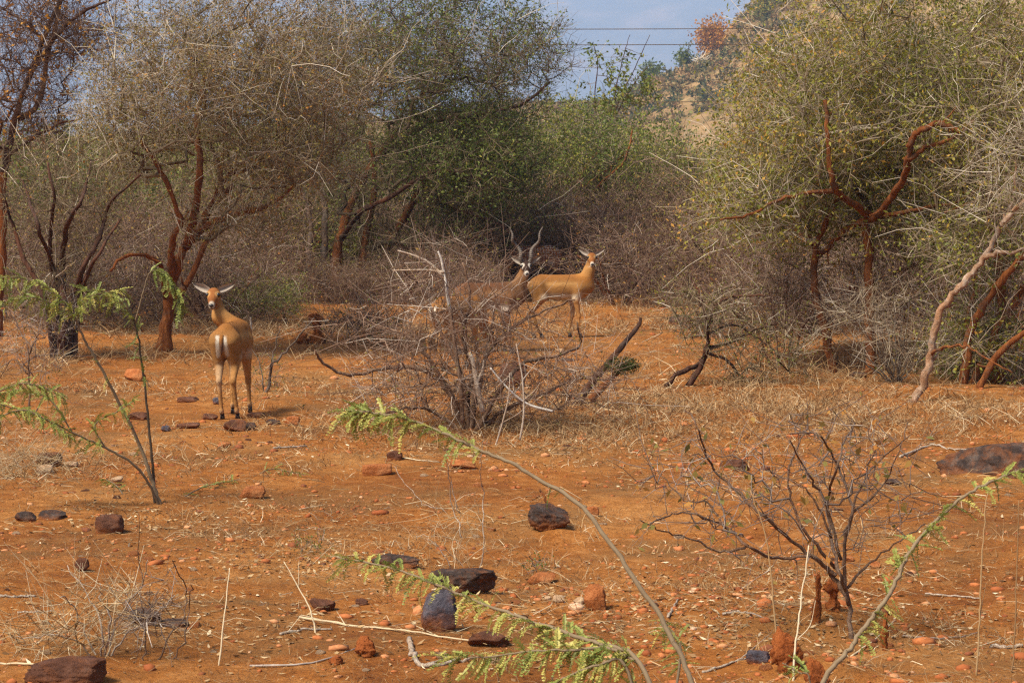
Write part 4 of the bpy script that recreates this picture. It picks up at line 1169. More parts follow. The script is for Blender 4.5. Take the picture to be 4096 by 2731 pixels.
stick('dry_stalk', 'brown thin stalk standing at the right edge', [(4045, 2690), (4060, 2480), (4068, 2250), (4075, 2000)], .0038, .002, 'straw', .3, cat='stalk', lie=False, group=SG, branches=[(1, [(4110, 2330)], .002)])
stick('dry_stalk', 'cream stalk rising in front of the bare shrub', [(3168, 2700), (3185, 2560), (3205, 2400), (3235, 2180)], .0048, .0025, 'straw', 1.0, cat='stalk', lie=False, group=SG, branches=[(1, [(3240, 2500), (3262, 2400)], .0025)])
stick('dry_stalk', 'brown stalk rising left of the cream stalk', [(3118, 2690), (3100, 2500), (3085, 2300), (3060, 2130), (3000, 1960)], .0045, .002, 'straw', .5, cat='stalk', lie=False, group=SG)
stick('dry_stalk', 'leaning white stalk at the lower left of centre', [(1268, 2530), (1240, 2440), (1195, 2350), (1135, 2245)], .0042, .002, 'straw', .95, cat='stalk', lie=False, group=SG, branches=[(2, [(1195, 2245)], .002)])
stick('white_stake', 'short white stake standing right behind the near antelope', [(1008, 1372), (1005, 1330), (1003, 1268)], .011, .011, 'bone_wood', 1.0, cat='stake', lie=False)

def stump(name, label, px, w, h, seed, cat='stump', mat='clod'):
    """lumpy column of earth-caked wood: a displaced tapered tube with a broken top"""
    rs = np.random.default_rng(seed)
    g = gp(*px)
    k, s = 22, 16
    V = []
    for i in range(k):
        f = i / (k - 1)
        r = w * (.7 * math.exp(-f * 5) + .72 - .12 * f + .2 * math.sin(f * 9 + seed)) * (1 if i < k - 1 else .35)
        for j in range(s):
            a = 2 * math.pi * j / s
            rr = r * (1 + .5 * (float(vn(f * 9 + seed, j * .8 + seed, 5)) - .5) * 2 + .16 * rs.normal())
            V.append((math.cos(a) * rr + .25 * w * math.sin(f * 4 + seed), math.sin(a) * rr * .85, -.04 + f * h * (1 + (.12 * math.sin(2 * a + seed) if i > k - 5 else 0))))
    V = np.array(V)
    i = (np.arange(k - 1)[:, None] * s + np.arange(s)[None]); j2 = np.arange(k - 1)[:, None] * s + (np.arange(s)[None] + 1) % s
    q = np.stack([i, j2, j2 + s, i + s], -1).reshape(-1, 4)
    top = np.array([[(k - 1) * s, (k - 1) * s + a, (k - 1) * s + a + 1] for a in range(1, s - 1)])
    o = mobj(name, raw_mesh(name, V, [q, top], M[mat], smooth=True), loc=g)
    return tag(o, label, cat)

stump('earth_caked_stump', 'slim upright red stump standing inside the bare shrub', (3268, 2470), .022, .24, 4)
stump('earth_caked_stump', 'thicker red stump leaning right of the slim stump', (3325, 2440), .036, .17, 6)
stump('earth_caked_stump', 'dark red broken stem right of the long thorny branch', (3540, 2600), .016, .19, 9)
stump('termite_mound', 'knobbly red clay column in the clearing beyond the near antelope', (1262, 1350), .085, .38, 12, cat='mound')
stump('termite_lump', 'small rounded red clay lump left of the clay column', (1215, 1350), .09, .16, 15, cat='mound')
rock('clay_mound', 'broken hollow red clay mound at the bottom right', (3085, 2520, 3215, 2715), 'clod', .8, 81, .3, 12, .2, .2, bumps=.28, cat='mound', sub=5)
rock('clay_mound', 'crumbling red clay heap right of the hollow clay mound', (3215, 2560, 3330, 2720), 'clod', .8, 83, .3, 12, .2, -.2, bumps=.28, cat='mound', sub=5)
stick('red_root', 'forked dark red root lying on the dark grey rock', [(2285, 2098), (2250, 2068), (2215, 2035), (2180, 1990), (2160, 1955)], .013, .006, 'bark_red', branches=[(2, [(2170, 2030), (2150, 2010)], .007)], lie=False, cat='root')

# --- power lines far behind
pole_h = 9.0
for sx in (-62, 62):
    g = (sx, 100.0, float(gz(sx, 100.0)) * .6)
    p = empty('power_pole', g, 'wooden power pole carrying the wires far ' + ('left' if sx < 0 else 'right') + ' of the clearing', 'pole')
    tb = Tubes(); tb.add(np.array([[0, 0, -.3], [0, 0, 4.5], [0, 0, pole_h]]), np.array([.14, .12, .10]), .3, 10, cap=True)
    mobj('post', tb.mesh('post', M['bark_grey']), p)
    tb = Tubes(); tb.add(np.array([[0, -.1, 8.3], [.02, -.1, 8.31]]) + np.array([[-.5, 0, 0], [.5, 0, 0]]), np.array([.05, .05]), .3, 6, cap=True)
    mobj('crossarm', tb.mesh('crossarm', M['bark_grey']), p)
for (yy, lab) in ((118, 'uppermost power wire crossing the blue mountain'), (181, 'second power wire below the uppermost one'), (410, 'lowest power wire crossing the tan hill')):
    zmid = at(2700, yy, 99.9)[2]
    x = np.linspace(-62, 62, 41)
    P = np.stack([x, np.full(41, 99.9), zmid + .0003 * x * x], 1)
    tb = Tubes(); tb.add(P - P[0], np.full(41, .017), .1, 5)
    tag(mobj('power_wire', tb.mesh('power_wire', M['twig']), loc=P[0]), lab, 'wire', 'power wires')
# ------------------------------------------------------------------ bare shrubs in the clearing
def shrub(name, label, px, strokes, attract, spec, cat='shrub', group='bare shrubs in the clearing'):
    g = gp(*px)
    t = empty(name, g, label, cat, group)
    D = float(g[1])
    S = []
    for (pp, r0, r1) in strokes:
        s = stroke([p if len(p) > 2 else (p[0], p[1], rng.normal() * .05 * i) for i, p in enumerate(pp)], D, r0, r1, spec.get('stem', 'shrubm'), 'stem')
        if spec.get('root', True) and abs(pp[0][1] - px[1]) < 60:
            ground_stroke(s)
        S.append(s)
    A = np.vstack([blob(D, *a) for a in attract]) if attract else np.zeros((0, 3))
    A = A[A[:, 2] > gz(A[:, 0], A[:, 1]) + .02] if len(A) else A
    woody(g, t, S, A, dict(dict(bare=.3, bare2=.25, crown='branchwork', twmat='shrub', lscat=.01), **spec))
    return t

M['shrubm'] = bark('grey_brown_shrub_bark', (0.085, 0.055, 0.036), (0.21, 0.142, 0.096), (0.36, 0.265, 0.19), damt=.3, sc=30)
M['whitewood'] = bark('peeled_white_wood', (0.40, 0.34, 0.28), (0.66, 0.61, 0.55), (0.80, 0.77, 0.72), dust=(0.55, 0.33, 0.17), damt=.25)

# the dead bush at the centre
shrub('dead_bush', 'large tangled dead bush at the centre in front of the antelopes', (1880, 1700),
      [([(1880, 1705), (1870, 1600), (1890, 1480), (1850, 1350), (1880, 1200), (1850, 1050)], .03, .008),
       ([(1890, 1700), (1900, 1560), (1960, 1400), (2060, 1300), (2180, 1240), (2300, 1200)], .028, .007),
       ([(1870, 1700), (1800, 1560), (1700, 1480), (1560, 1470), (1400, 1500), (1290, 1450), (1260, 1400)], .028, .009),
       ([(1900, 1690), (2000, 1560), (2100, 1450), (2230, 1420), (2320, 1380), (2310, 1290)], .025, .007),
       ([(1870, 1690), (1760, 1500), (1640, 1350), (1500, 1300), (1400, 1230)], .022, .006),
       ([(1900, 1700), (2020, 1640), (2160, 1580), (2300, 1520), (2480, 1520)], .022, .007),
       ([(1880, 1700), (1850, 1520), (1790, 1380), (1700, 1180), (1600, 1060)], .02, .006),
       ([(1880, 1690), (1930, 1500), (1960, 1330), (1990, 1200)], .02, .005),
       ([(1860, 1700), (1720, 1640), (1600, 1640), (1500, 1660), (1380, 1600)], .018, .006)],
      [(1860, 1400, 380, 260, .8, 135), (1600, 1400, 330, 240, .7, 60), (2150, 1470, 330, 170, .7, 48), (1850, 1590, 480, 110, .7, 110), (2350, 1530, 240, 120, .5, 34), (1740, 1130, 260, 130, .6, 40), (1940, 1250, 170, 130, .5, 38), (2080, 1330, 160, 130, .5, 26)],
      dict(tw=2, tw2=1, tl=(.12, .42), tl2=(.08, .25), rt=.0026, rmax=.013, tr=.0019, ttint=(.5, .3), tint=.42, curl=.55, twmat='twig_red', spread=.9, step=.12, jit=.02, sag=.10, leaves=420, leafmat='leaf_brown', leaf=.03, shoots=8, sl=(.3, .6)))
D0 = gp(1880, 1700)[1]
g = at(1800, 1250, D0 - .25)
def loose_stem(name, label, pts, D, r0, r1, mat, parts=(), top=None):
    W_ = np.array([at(p[0], p[1], D) for p in pts]); W_[0, 2] = max(W_[0, 2], float(gz(W_[0, 0], W_[0, 1])) - .03)
    o0 = W_[0].copy(); P = spline(W_, 6)
    tb = Tubes(); tb.add(P - o0, np.linspace(r0, r1, len(P)), .9, 8, rough=.1, cap=True)
    t = empty(name, o0, label, 'dead branch')
    mobj('stem', tb.mesh(name, M[mat]), t)
    if top is not None:
        Q = spline(np.array([at(p[0], p[1], D) for p in top]), 5)
        tb = Tubes(); tb.add(Q - o0, np.linspace(r1 * 1.05, r1 * .55, len(Q)), 1.0, 8, rough=.12, cap=True)
        mobj('peeled_top', tb.mesh('peeled_top', M['whitewood']), t)
    for q in parts:
        Q = spline(np.array([at(p[0], p[1], D) for p in q]), 5)
        tb = Tubes(); tb.add(Q - o0, np.linspace(r1 * 1.1, r1 * .4, len(Q)), .9, 6, rough=.1, cap=True)
        mobj('side_branch', tb.mesh('side_branch', M['bone_wood']), t)
loose_stem('white_dead_stem', 'white peeled broken stem rising out of the dead bush', [(1850, 1690), (1845, 1560), (1822, 1400), (1800, 1235)], D0 - .3, .017, .013, 'shrubm', top=[(1800, 1240), (1790, 1180), (1782, 1120), (1765, 1040), (1752, 1005)], parts=[[(1772, 1105), (1715, 1050), (1650, 1020), (1590, 1002)], [(1778, 1090), (1700, 1080), (1570, 1082)]])
loose_stem('split_dead_stem', 'tan split stem with pale torn wood low in the dead bush', [(1930, 1650), (1905, 1520), (1890, 1440), (1875, 1410)], D0 - .35, .022, .014, 'bone_wood', parts=[[(1908, 1530), (1930, 1480), (1935, 1440)]])
loose_stem('white_fallen_stem', 'white arched dead stem leaning out of the dead bush to the right', [(2210, 1645), (2120, 1620), (2060, 1580), (2010, 1530), (1960, 1470)], D0 - .5, .011, .006, 'whitewood')
loose_stem('pale_forked_stalk', 'pale yellow forked stalk standing in front of the dead bush', [(2080, 1760), (2095, 1650), (2090, 1520), (2075, 1430), (2065, 1375)], D0 - 1.0, .008, .004, 'bone_wood', parts=[[(2090, 1520), (2130, 1470), (2155, 1440)], [(2095, 1600), (2140, 1560), (2160, 1530)]])
loose_stem('pale_forked_stalk', 'pale yellow slanting stalk left of the forked stalk before the bush', [(1980, 1790), (2010, 1690), (2035, 1580), (2040, 1490)], D0 - 1.1, .007, .003, 'bone_wood', parts=[[(2010, 1690), (2090, 1640), (2150, 1560)]])

# mossy leaning log
t = empty('mossy_log', gp(2300, 1625), 'leaning dead log with dark moss right of the dead bush', 'log')
D = float(t.location.y)
o0 = np.array(t.location)
s = ground_stroke(stroke([(2280, 1630), (2360, 1540), (2430, 1455), (2500, 1370), (2555, 1300), (2562, 1270)], D, .055, .018))
P = spline(s[0], 6); tb = Tubes(); tb.add(P - o0, np.linspace(.040, .011, len(P)), .4, 9, rough=.2, cap=True)
mobj('trunk', tb.mesh('log', M['bark_dark']), t)
s = stroke([(2360, 1600), (2420, 1540), (2480, 1480), (2545, 1465)], D - .15, .05, .03)
P = spline(s[0], 6); tb = Tubes(); tb.add(P - o0, np.linspace(.032, .018, len(P)), .4, 9, rough=.2, cap=True)
mobj('broken_limb', tb.mesh('log_limb', M['bark_red']), t)
c = at(2490, 1462, D - .2)
n = 1600
p = norm(rng.normal(size=(n, 3))) * (rng.random((n, 1)) ** .5) * np.array([.17, .1, .085]) + c - o0
V, q, tt = diamonds(p, rng.normal(size=(n, 3)), rng.uniform(.012, .03, n), rng.uniform(.006, .012, n), rng.random(n))
mobj('moss', raw_mesh('moss', V, [q], M['moss'], tint=tt), t, kind='stuff')

# green-grey spiny shrub right of centre
shrub('spiny_shrub', 'open grey-green spiny shrub in the clearing right of the mossy log', (2735, 1545),
      [([(2735, 1545), (2800, 1470), (2830, 1380), (2828, 1290), (2800, 1180), (2760, 1110)], 0.0322, 0.0105),
       ([(2828, 1390), (2920, 1370), (3020, 1320), (3110, 1290)], 0.0230, 0.0090),
       ([(2830, 1300), (2880, 1210), (2960, 1180), (3060, 1185)], 0.0230, 0.0090),
       ([(2640, 1520), (2700, 1500), (2790, 1460), (2830, 1400)], 0.0253, 0.0210),
       ([(2830, 1410), (2930, 1460), (2980, 1560), (3000, 1650)], 0.0184, 0.0075),
       ([(2820, 1340), (2930, 1300), (3040, 1360), (3120, 1420)], 0.0161, 0.0060)],
      [(2920, 1280, 230, 180, .7, 75), (2980, 1500, 200, 200, .7, 60), (2750, 1250, 160, 160, .6, 30), (3150, 1380, 160, 150, .6, 30)],
      dict(tw=4, tw2=1, tl=(.08, .3), rt=.0036, rmax=.014, tr=.0024, ttint=(.35, .25), tint=.3, leaves=2200, leafmat='leaf_olive', leaf=.022, ltint=.4, stem='bark_dark', twmat='twig'))

# bare shrub in the right foreground
GST = [([(3410, 2565), (3392, 2400), (3355, 2280), (3325, 2150), (3312, 2000), (3350, 1850), (3420, 1690)], 0.0116, 0.0042),
       ([(3395, 2420), (3372, 2250), (3382, 2130), (3412, 2030), (3350, 1860), (3280, 1740), (3160, 1735)], 0.0103, 0.0032),
       ([(3392, 2390), (3320, 2290), (3245, 2222), (3110, 2235), (2990, 2180), (2900, 2105), (2790, 2060), (2690, 2055), (2600, 2095)], 0.0108, 0.0032),
       ([(3345, 2300), (3200, 2190), (3050, 2060), (2950, 1965), (2840, 1855), (2785, 1700), (2740, 1640)], 0.0100, 0.0032),
       ([(3340, 2270), (3220, 2120), (3165, 2000), (3155, 1870), (3190, 1790), (3230, 1700)], 0.0082, 0.0032),
       ([(3390, 2350), (3480, 2255), (3600, 2160), (3700, 2095)], 0.0070, 0.0027),
       ([(2990, 2180), (2900, 2210), (2780, 2160), (2650, 2120), (2560, 2080)], 0.0070, 0.0027),
       ([(3365, 2240), (3300, 2010), (3230, 1900), (3160, 1760)], 0.0078, 0.0032),
       ([(3380, 2150), (3440, 1950), (3520, 1840), (3640, 1740)], 0.0070, 0.0027),
       ([(3325, 2150), (3260, 2000), (3180, 1930), (3060, 1880)], 0.0060, 0.0027),
       ([(2900, 2105), (2830, 2010), (2740, 2000), (2640, 1900)], 0.0060, 0.0021),
       ([(3410, 2050), (3520, 1960), (3600, 1800), (3630, 1690)], 0.0060, 0.0021)]
g0 = gp(3405, 2560)
shrub('bare_shrub', 'bare spreading shrub with smooth grey-brown stems at the right front', (3405, 2560), GST,
      [(3250, 1850, 420, 220, .4, 120), (2820, 1950, 300, 240, .35, 100), (3500, 1950, 260, 240, .35, 70), (3150, 2150, 330, 170, .3, 40)],
      dict(tw=1, tw2=1, twfrac=.7, tl=(.06, .22), tl2=(.03, .09), rt=.0019, rmax=.0055, tr=.0015, ttint=(.5, .2), tint=.45, curl=.3, step=.07, jit=.006, leaves=220, leafmat='leaf_brown', leaf=.042, ltint=.62, lscat=.004, wob=.004))

# small bare shrubs at the lower left
shrub('dry_twig_shrub', 'small grey brittle shrub over the dark boulder at bottom left', (410, 2620),
      [([(410, 2625), (400, 2500), (350, 2380), (270, 2260)], .006, .002), ([(415, 2625), (430, 2480), (405, 2390), (400, 2330)], .006, .002), ([(420, 2620), (500, 2540), (600, 2470), (700, 2380)], .005, .002),
       ([(405, 2620), (300, 2560), (180, 2540), (40, 2550)], .005, .002), ([(415, 2625), (470, 2480), (560, 2350), (590, 2240)], .005, .002), ([(400, 2625), (330, 2500), (290, 2420), (240, 2390)], .005, .002)],
      [(400, 2450, 280, 160, .25, 42), (200, 2580, 260, 90, .25, 36)],
      dict(tw=3, tw2=1, tl=(.05, .2), tl2=(.03, .1), rt=.0016, rmax=.005, tr=.0013, ttint=(.7, .25), tint=.7, curl=.6, step=.06, jit=.008, stem='bone_wood', wob=.006, twmat='straw'))
shrub('dry_twig_shrub', 'small dark twiggy shrub standing right of the brittle grey one', (575, 2640),
      [([(585, 2640), (580, 2560), (570, 2420), (560, 2300), (555, 2050)], .005, .0015), ([(585, 2620), (700, 2520), (750, 2380), (690, 2240)], .005, .002), ([(640, 2700), (730, 2560), (755, 2420), (765, 2340)], .005, .002)],
      [(600, 2420, 150, 150, .2, 26)],
      dict(tw=2, tw2=1, tl=(.04, .16), tl2=(.03, .1), rt=.0016, rmax=.004, tr=.0014, ttint=(.55, .25), tint=.4, curl=.4, step=.06, jit=.008, wob=.006))
# grey open shrub in front of the dark-stemmed tree, left edge
shrub('grey_twig_shrub', 'open grey shrub with thin stems at the left edge behind the sapling leaves', (118, 1660),
      [([(118, 1660), (115, 1520), (110, 1390), (60, 1280), (0, 1200)], .012, .004), ([(112, 1420), (160, 1330), (230, 1260)], .009, .003), ([(118, 1500), (50, 1440), (-20, 1540)], .008, .003), ([(118, 1640), (200, 1560), (270, 1600), (330, 1620)], .007, .002)],
      [(120, 1350, 180, 180, .5, 40)], dict(tw=3, tw2=1, tl=(.08, .3), rt=.002, rmax=.008, tr=.0014, ttint=(.6, .25), tint=.5, curl=.35, step=.1, leaves=160, leafmat='leaf_brown', leaf=.03))
# pale leafless twigs between the slab rocks and the dead bush
shrub('pale_stalk_plant', 'pale dry stems with curled shoots in the middle of the soil', (1915, 2270),
      [([(1915, 2275), (1935, 2150), (1930, 2000), (1925, 1860), (1935, 1760)], .004, .0015), ([(1820, 2260), (1760, 2190), (1690, 2140), (1665, 2160)], .003, .0012), ([(1840, 2050), (1810, 1950), (1790, 1850)], .0035, .0015),
       ([(1845, 2150), (1810, 2010), (1790, 1880), (1785, 1800)], .004, .0015), ([(1900, 2270), (1820, 2230), (1740, 2180), (1700, 2150)], .003, .001), ([(1780, 2045), (1690, 2010), (1620, 1930), (1575, 1865)], .003, .001)],
      [(1850, 2120, 130, 120, .2, 20)], dict(tw=3, tw2=0, tl=(.04, .16), rt=.001, rmax=.003, tr=.0010, ttint=(.85, .15), tint=.8, curl=.5, step=.06, stem='bone_wood', twmat='straw', wob=.005))
# dry curled tangle at the left
shrub('curled_grass_clump', 'curly dry stems in a loose tangle at the left edge', (110, 1900),
      [([(110, 1905), (60, 1840), (0, 1830)], .003, .001), ([(120, 1905), (200, 1870), (260, 1800), (290, 1760)], .003, .001)],
      [(100, 1850, 170, 60, .4, 30)], dict(tw=5, tw2=1, tl=(.08, .3), rt=.001, rmax=.003, tr=.0011, ttint=(.75, .2), tint=.7, curl=.8, step=.08, stem='bone_wood', twmat='straw', spread=1.2), cat='grass clump')
# small grey-green sapling right of the near antelope
shrub('grey_sapling', 'small grey sapling just right of the near antelope', (1060, 1570),
      [([(1060, 1575), (1085, 1480), (1110, 1440), (1170, 1380), (1240, 1290), (1260, 1270)], .018, .005), ([(1085, 1480), (1100, 1390), (1120, 1310)], .010, .004), ([(1060, 1540), (1040, 1460), (1010, 1400)], .008, .003)],
      [(1070, 1500, 70, 80, .2, 16)], dict(tw=3, tw2=1, tl=(.06, .2), rt=.0018, rmax=.006, tr=.0014, ttint=(.55, .2), tint=.5, step=.08, leaves=260, leafmat='leaf_olive', leaf=.02, ltint=.2, stem='bark_grey'))
# leaning vase-shaped shrub under the right trees
VST = []
for (dx, dy) in ((-330, -330), (-250, -420), (-170, -450), (-90, -480), (-20, -430), (60, -420), (130, -330), (-300, -200), (190, -220), (-140, -300), (20, -300)):
    VST.append(([(3590, 1530), (3590 + dx * .3, 1530 + dy * .25), (3590 + dx * .7, 1530 + dy * .65), (3590 + dx, 1530 + dy)], .011, .003))
shrub('vase_shrub', 'vase-shaped bundle of bare grey stems beneath the red-trunked trees', (3590, 1530), VST, [(3500, 1300, 260, 160, .6, 60), (3600, 1420, 160, 90, .4, 30)],
      dict(tw=3, tw2=1, tl=(.1, .35), rt=.0022, rmax=.008, tr=.0016, ttint=(.6, .25), tint=.5, step=.12, stem='bark_grey', twmat='twig'))
shrub('thorny_low_shrub', 'low dark shrub with some green leaves at the foot of the right edge tree', (3830, 1510),
      [([(3830, 1515), (3800, 1430), (3780, 1360)], .012, .004), ([(3835, 1515), (3870, 1420), (3900, 1330)], .012, .004), ([(3830, 1515), (3840, 1400), (3850, 1290)], .01, .004)],
      [(3840, 1400, 140, 110, .5, 60)], dict(tw=4, tw2=2, tl=(.1, .3), rt=.002, rmax=.008, tr=.0016, ttint=(.3, .2), tint=.25, step=.12, leaves=1500, leafmat='leaf_green', leaf=.03, ltint=.3, twmat='twig'))
shrub('grey_brush', 'low brownish brush at the thicket foot left of the dead bush', (1480, 1365),
      [([(1400, 1370), (1390, 1300), (1360, 1240)], .012, .004), ([(1480, 1370), (1500, 1310), (1540, 1260)], .012, .004), ([(1440, 1370), (1430, 1310), (1450, 1250)], .012, .004)],
      [(1450, 1300, 200, 60, .8, 60)], dict(tw=5, tw2=2, tl=(.15, .4), rt=.0025, rmax=.009, tr=.002, ttint=(.45, .25), tint=.3, step=.14, leaves=500, leafmat='leaf_olive', leaf=.03, twmat='twig_red'))
shrub('weeping_green_bush', 'flat-topped green bush hanging low behind the near antelope', (1020, 1290),
      [([(1150, 1300), (1120, 1220), (1050, 1180), (960, 1180)], .016, .005), ([(1150, 1300), (1130, 1200), (1180, 1150)], .012, .004)],
      [(1060, 1185, 180, 42, .8, 90)], dict(tw=5, tw2=1, tl=(.12, .35), rt=.0022, rmax=.008, tr=.0018, ttint=(.45, .2), step=.14, leaves=4200, leafmat='leaf_green', leaf=.032, ltint=.75, twmat='twig', up=-.2))
for (nm_, lab, px, bl, n_) in (('brown_brush', 'brown twiggy brush left of the red forked trunk on the right', (3130, 1455), (3120, 1210, 230, 230, .8), 120),
                              ('brown_brush', 'brown twiggy brush between the red trunk and the pale leaning trunk', (3560, 1470), (3560, 1180, 200, 230, .8), 100),
                              ('brown_brush', 'tangled brush behind the pale leaning trunk at the right edge', (3960, 1520), (3960, 1250, 210, 230, .7), 120)):
    st = [([(px[0] + dx * .2, px[1]), (px[0] + dx * .5, px[1] - 150), (px[0] + dx, px[1] - 330 + abs(dx) * .3)], .012, .004) for dx in (-220, -140, -60, 20, 90, 170, 230)]
    shrub(nm_, lab, px, st, [(*bl, n_)], dict(tw=4, tw2=1, tl=(.12, .45), rt=.0024, rmax=.01, tr=.0019, ttint=(.5, .28), tint=.4, step=.15, leaves=900, leafmat='leaf_brown', leaf=.032, twmat='twig_red', stem='bark_red', shoots=25, sl=(.4, .9)))
# low weeds
for (px, lab, mat_, n) in (((2160, 2290), 'little dark green weed behind the wedge-shaped orange rock', 'leaf_green', 120), ((1225, 2210), 'little grey-green weed in the left middle of the soil', 'leaf_olive', 140)):
    shrub('weed', lab, px, [([(px[0], px[1]), (px[0] - 30, px[1] - 50), (px[0] - 60, px[1] - 70)], .003, .001), ([(px[0], px[1]), (px[0] + 30, px[1] - 70)], .003, .001)],
          [(px[0], px[1] - 35, 80, 30, .08, 14)], dict(tw=3, tw2=0, tl=(.03, .08), rt=.0008, rmax=.002, tr=.0008, step=.04, leaves=n, leafmat=mat_, leaf=.016, ltint=.3), cat='weed')

# ------------------------------------------------------------------ feathery thorn saplings in front
def frond_mesh(name, L, curve, tint, seed):
    rs = np.random.default_rng(seed)
    n = 13
    f = np.linspace(0, 1, 8)
    P = np.stack([L * f, L * curve[0] * f * f, -L * curve[1] * f * f], 1)
    V = []; Q = []; T = []
    tb = Tubes(); tb.add(P, np.linspace(.0013, .0006, 8), tint * .6, 3)
    V.append(np.concatenate(tb.V)); Q.append(np.concatenate(tb.Fq)); T.append(np.concatenate(tb.T)); cnt = len(V[0])
    for i in range(n):
        u = .06 + .94 * i / (n - 1)
        c = np.array([L * u, L * curve[0] * u * u, -L * curve[1] * u * u])
        ll = .0150 * (1 - .35 * abs(2 * u - .9)) * rs.uniform(.7, 1.25)
        for sd in (-1, 1):
            if rs.random() < .09:
                continue
            d = norm(np.array([.55 + rs.normal() * .15, sd * .8, .35 + rs.normal() * .25]))
            w = norm(np.cross(d, np.array([0, sd * -.4, 1.0]))) * .0040
            V.append(np.stack([c, c + d * ll * .5 + w, c + d * ll, c + d * ll * .5 - w])); Q.append(np.array([[0, 1, 2, 3]]) + cnt)
            T.append(np.full(4, np.clip(tint + rs.normal() * .1, 0, 1))); cnt += 4
    return raw_mesh(name, np.concatenate(V), [np.concatenate(Q)], M['frond'], tint=np.concatenate(T))
FR = [frond_mesh('leaf', l, c, t_, 40 + i) for i, (l, c, t_) in enumerate(((.100, (.1, .25), .35), (.090, (-.15, .3), .55), (.105, (.05, .45), .25), (.080, (.2, .2), .8), (.095, (-.1, .5), .95), (.085, (.0, .1), .6)))]

def sapling(name, label, px, stems, seed, leafscale=1.0, cat='sapling', depth0=None, palette=(0, 1, 2, 3, 4, 5)):
    """stems: (points (x, y, D), r0, r1, [(u0, u1, count, size, droop)])"""
    rs = np.random.default_rng(seed)
    o0 = np.array(px, float)
    t = empty(name, o0, label, cat, 'feathery thorn saplings')
    for si, (pts, r0, r1, leaves, tint) in enumerate(stems):
        W_ = np.array([at(*p) for p in pts])
        if (si == 0 or pts[0][1] > 1950) and abs(W_[0][0] - o0[0]) + abs(W_[0][1] - o0[1]) < .25:
            W_[0] = o0 + (W_[0] - o0) * np.array([1, 1, 0]) - np.array([0, 0, .03])
        P = spline(W_, 8); P[1:-1] += rs.normal(size=(len(P) - 2, 3)) * r0 * .22
        rr = np.linspace(r0, r1, len(P))
        tb = Tubes(); tb.add(P - o0, rr, tint, 8, rough=.06, cap=True)
        # thorns in pairs
        for i in range(3, len(P) - 1, 2):
            d = norm(P[i + 1] - P[i])
            for sd in (-1, 1):
                v = norm(np.cross(d, rs.normal(size=3))); tl = rs.uniform(.006, .016)
                tb.add(np.stack([P[i] - o0, P[i] - o0 + v * (rr[i] + tl)]), np.array([.0016, .0003]), min(1, tint + .3), 3)
        stem_o = mobj('stem', tb.mesh('stem', M['stem_olive']), t)
        for (u0, u1, cnt, size, droop) in leaves:
            nodes = max(1, cnt // 3)
            for k in range(cnt):
                u = u0 + (u1 - u0) * ((k // 3) + rs.random() * .25) / nodes
                fi = min(len(P) - 2.001, max(0, u * (len(P) - 1))); i = int(fi)
                p = P[i] + (P[i + 1] - P[i]) * (fi - i); d = norm(P[i + 1] - P[i])
                side = norm(np.cross(d, np.array([0, 0, 1.0])) + 1e-6)
                ph = rs.uniform(-1.3, 1.3) + (0 if rs.random() < .5 else math.pi)
                ax = norm(d * rs.uniform(.1, .9) + (side * math.cos(ph) + np.array([0, 0, 1.0]) * math.sin(ph) * .7) + np.array([0, 0, -droop * rs.uniform(.2, 1.2)]))
                z = norm(np.array([0, 0, 1.0]) - ax * ax[2] + rs.normal(size=3) * .35); z = norm(z - ax * float(z @ ax)); y_ = np.cross(z, ax)
                mt = Matrix(((ax[0], y_[0], z[0], 0), (ax[1], y_[1], z[1], 0), (ax[2], y_[2], z[2], 0), (0, 0, 0, 1)))
                o = bpy.data.objects.new('leaf', FR[int(rs.choice(palette))])
                s = size * rs.uniform(.75, 1.2)
                o.matrix_basis = Matrix.Translation(Vector(p - o0)) @ mt @ Matrix.Diagonal((s, s, s, 1))
                link(o, stem_o)
    return t

def g3(x, D):
    xx = (x - CX) / F * D
    return (xx, D, float(gz(xx, D)))

# left saplings: an olive stemmed one and a thin dark one
gA = gp(640, 2015); DA = gA[1]
sapling('thorn_sapling', 'leaning feathery thorn sapling with olive stems at the left', gA, [
    ([(645, 2015, DA), (600, 1900, DA), (550, 1760, DA), (430, 1520, DA - .1), (345, 1370, DA - .15), (300, 1270, DA - .2)], .013, .006, [(.35, .75, 15, .9, .5)], .6),
    ([(640, 2000, DA), (560, 1880, DA - .1), (420, 1790, DA - .2), (290, 1730, DA - .3), (140, 1660, DA - .4), (-60, 1600, DA - .5)], .009, .003, [(.45, 1.0, 42, 1.1, .4)], .5),
    ([(300, 1270, DA - .2), (240, 1190, DA - .2), (150, 1130, DA - .2), (40, 1110, DA - .25), (-60, 1120, DA - .3)], .006, .002, [(0, 1, 66, 1.15, .45)], .45),
    ([(300, 1280, DA - .2), (200, 1210, DA - .1), (110, 1190, DA - .1), (0, 1210, DA - .1)], .005, .002, [(0.1, 1, 48, 1.15, .5)], .45),
    ([(300, 1270, DA - .2), (330, 1200, DA - .2), (420, 1170, DA - .2), (510, 1160, DA - .2)], .005, .002, [(0, 1, 45, 1.1, .4)], .45),
    ([(420, 1790, DA - .2), (380, 1700, DA - .2), (480, 1640, DA - .2), (540, 1600, DA - .2)], .005, .002, [(.1, 1, 36, 1.0, .4)], .5),
    ([(290, 1730, DA - .3), (200, 1600, DA - .3), (80, 1560, DA - .3), (-30, 1580, DA - .3)], .005, .002, [(.1, 1, 48, 1.05, .4)], .5)], 21, palette=(0, 1, 1, 5, 3, 4))
gA2 = gp(616, 2010); DB = gA2[1]
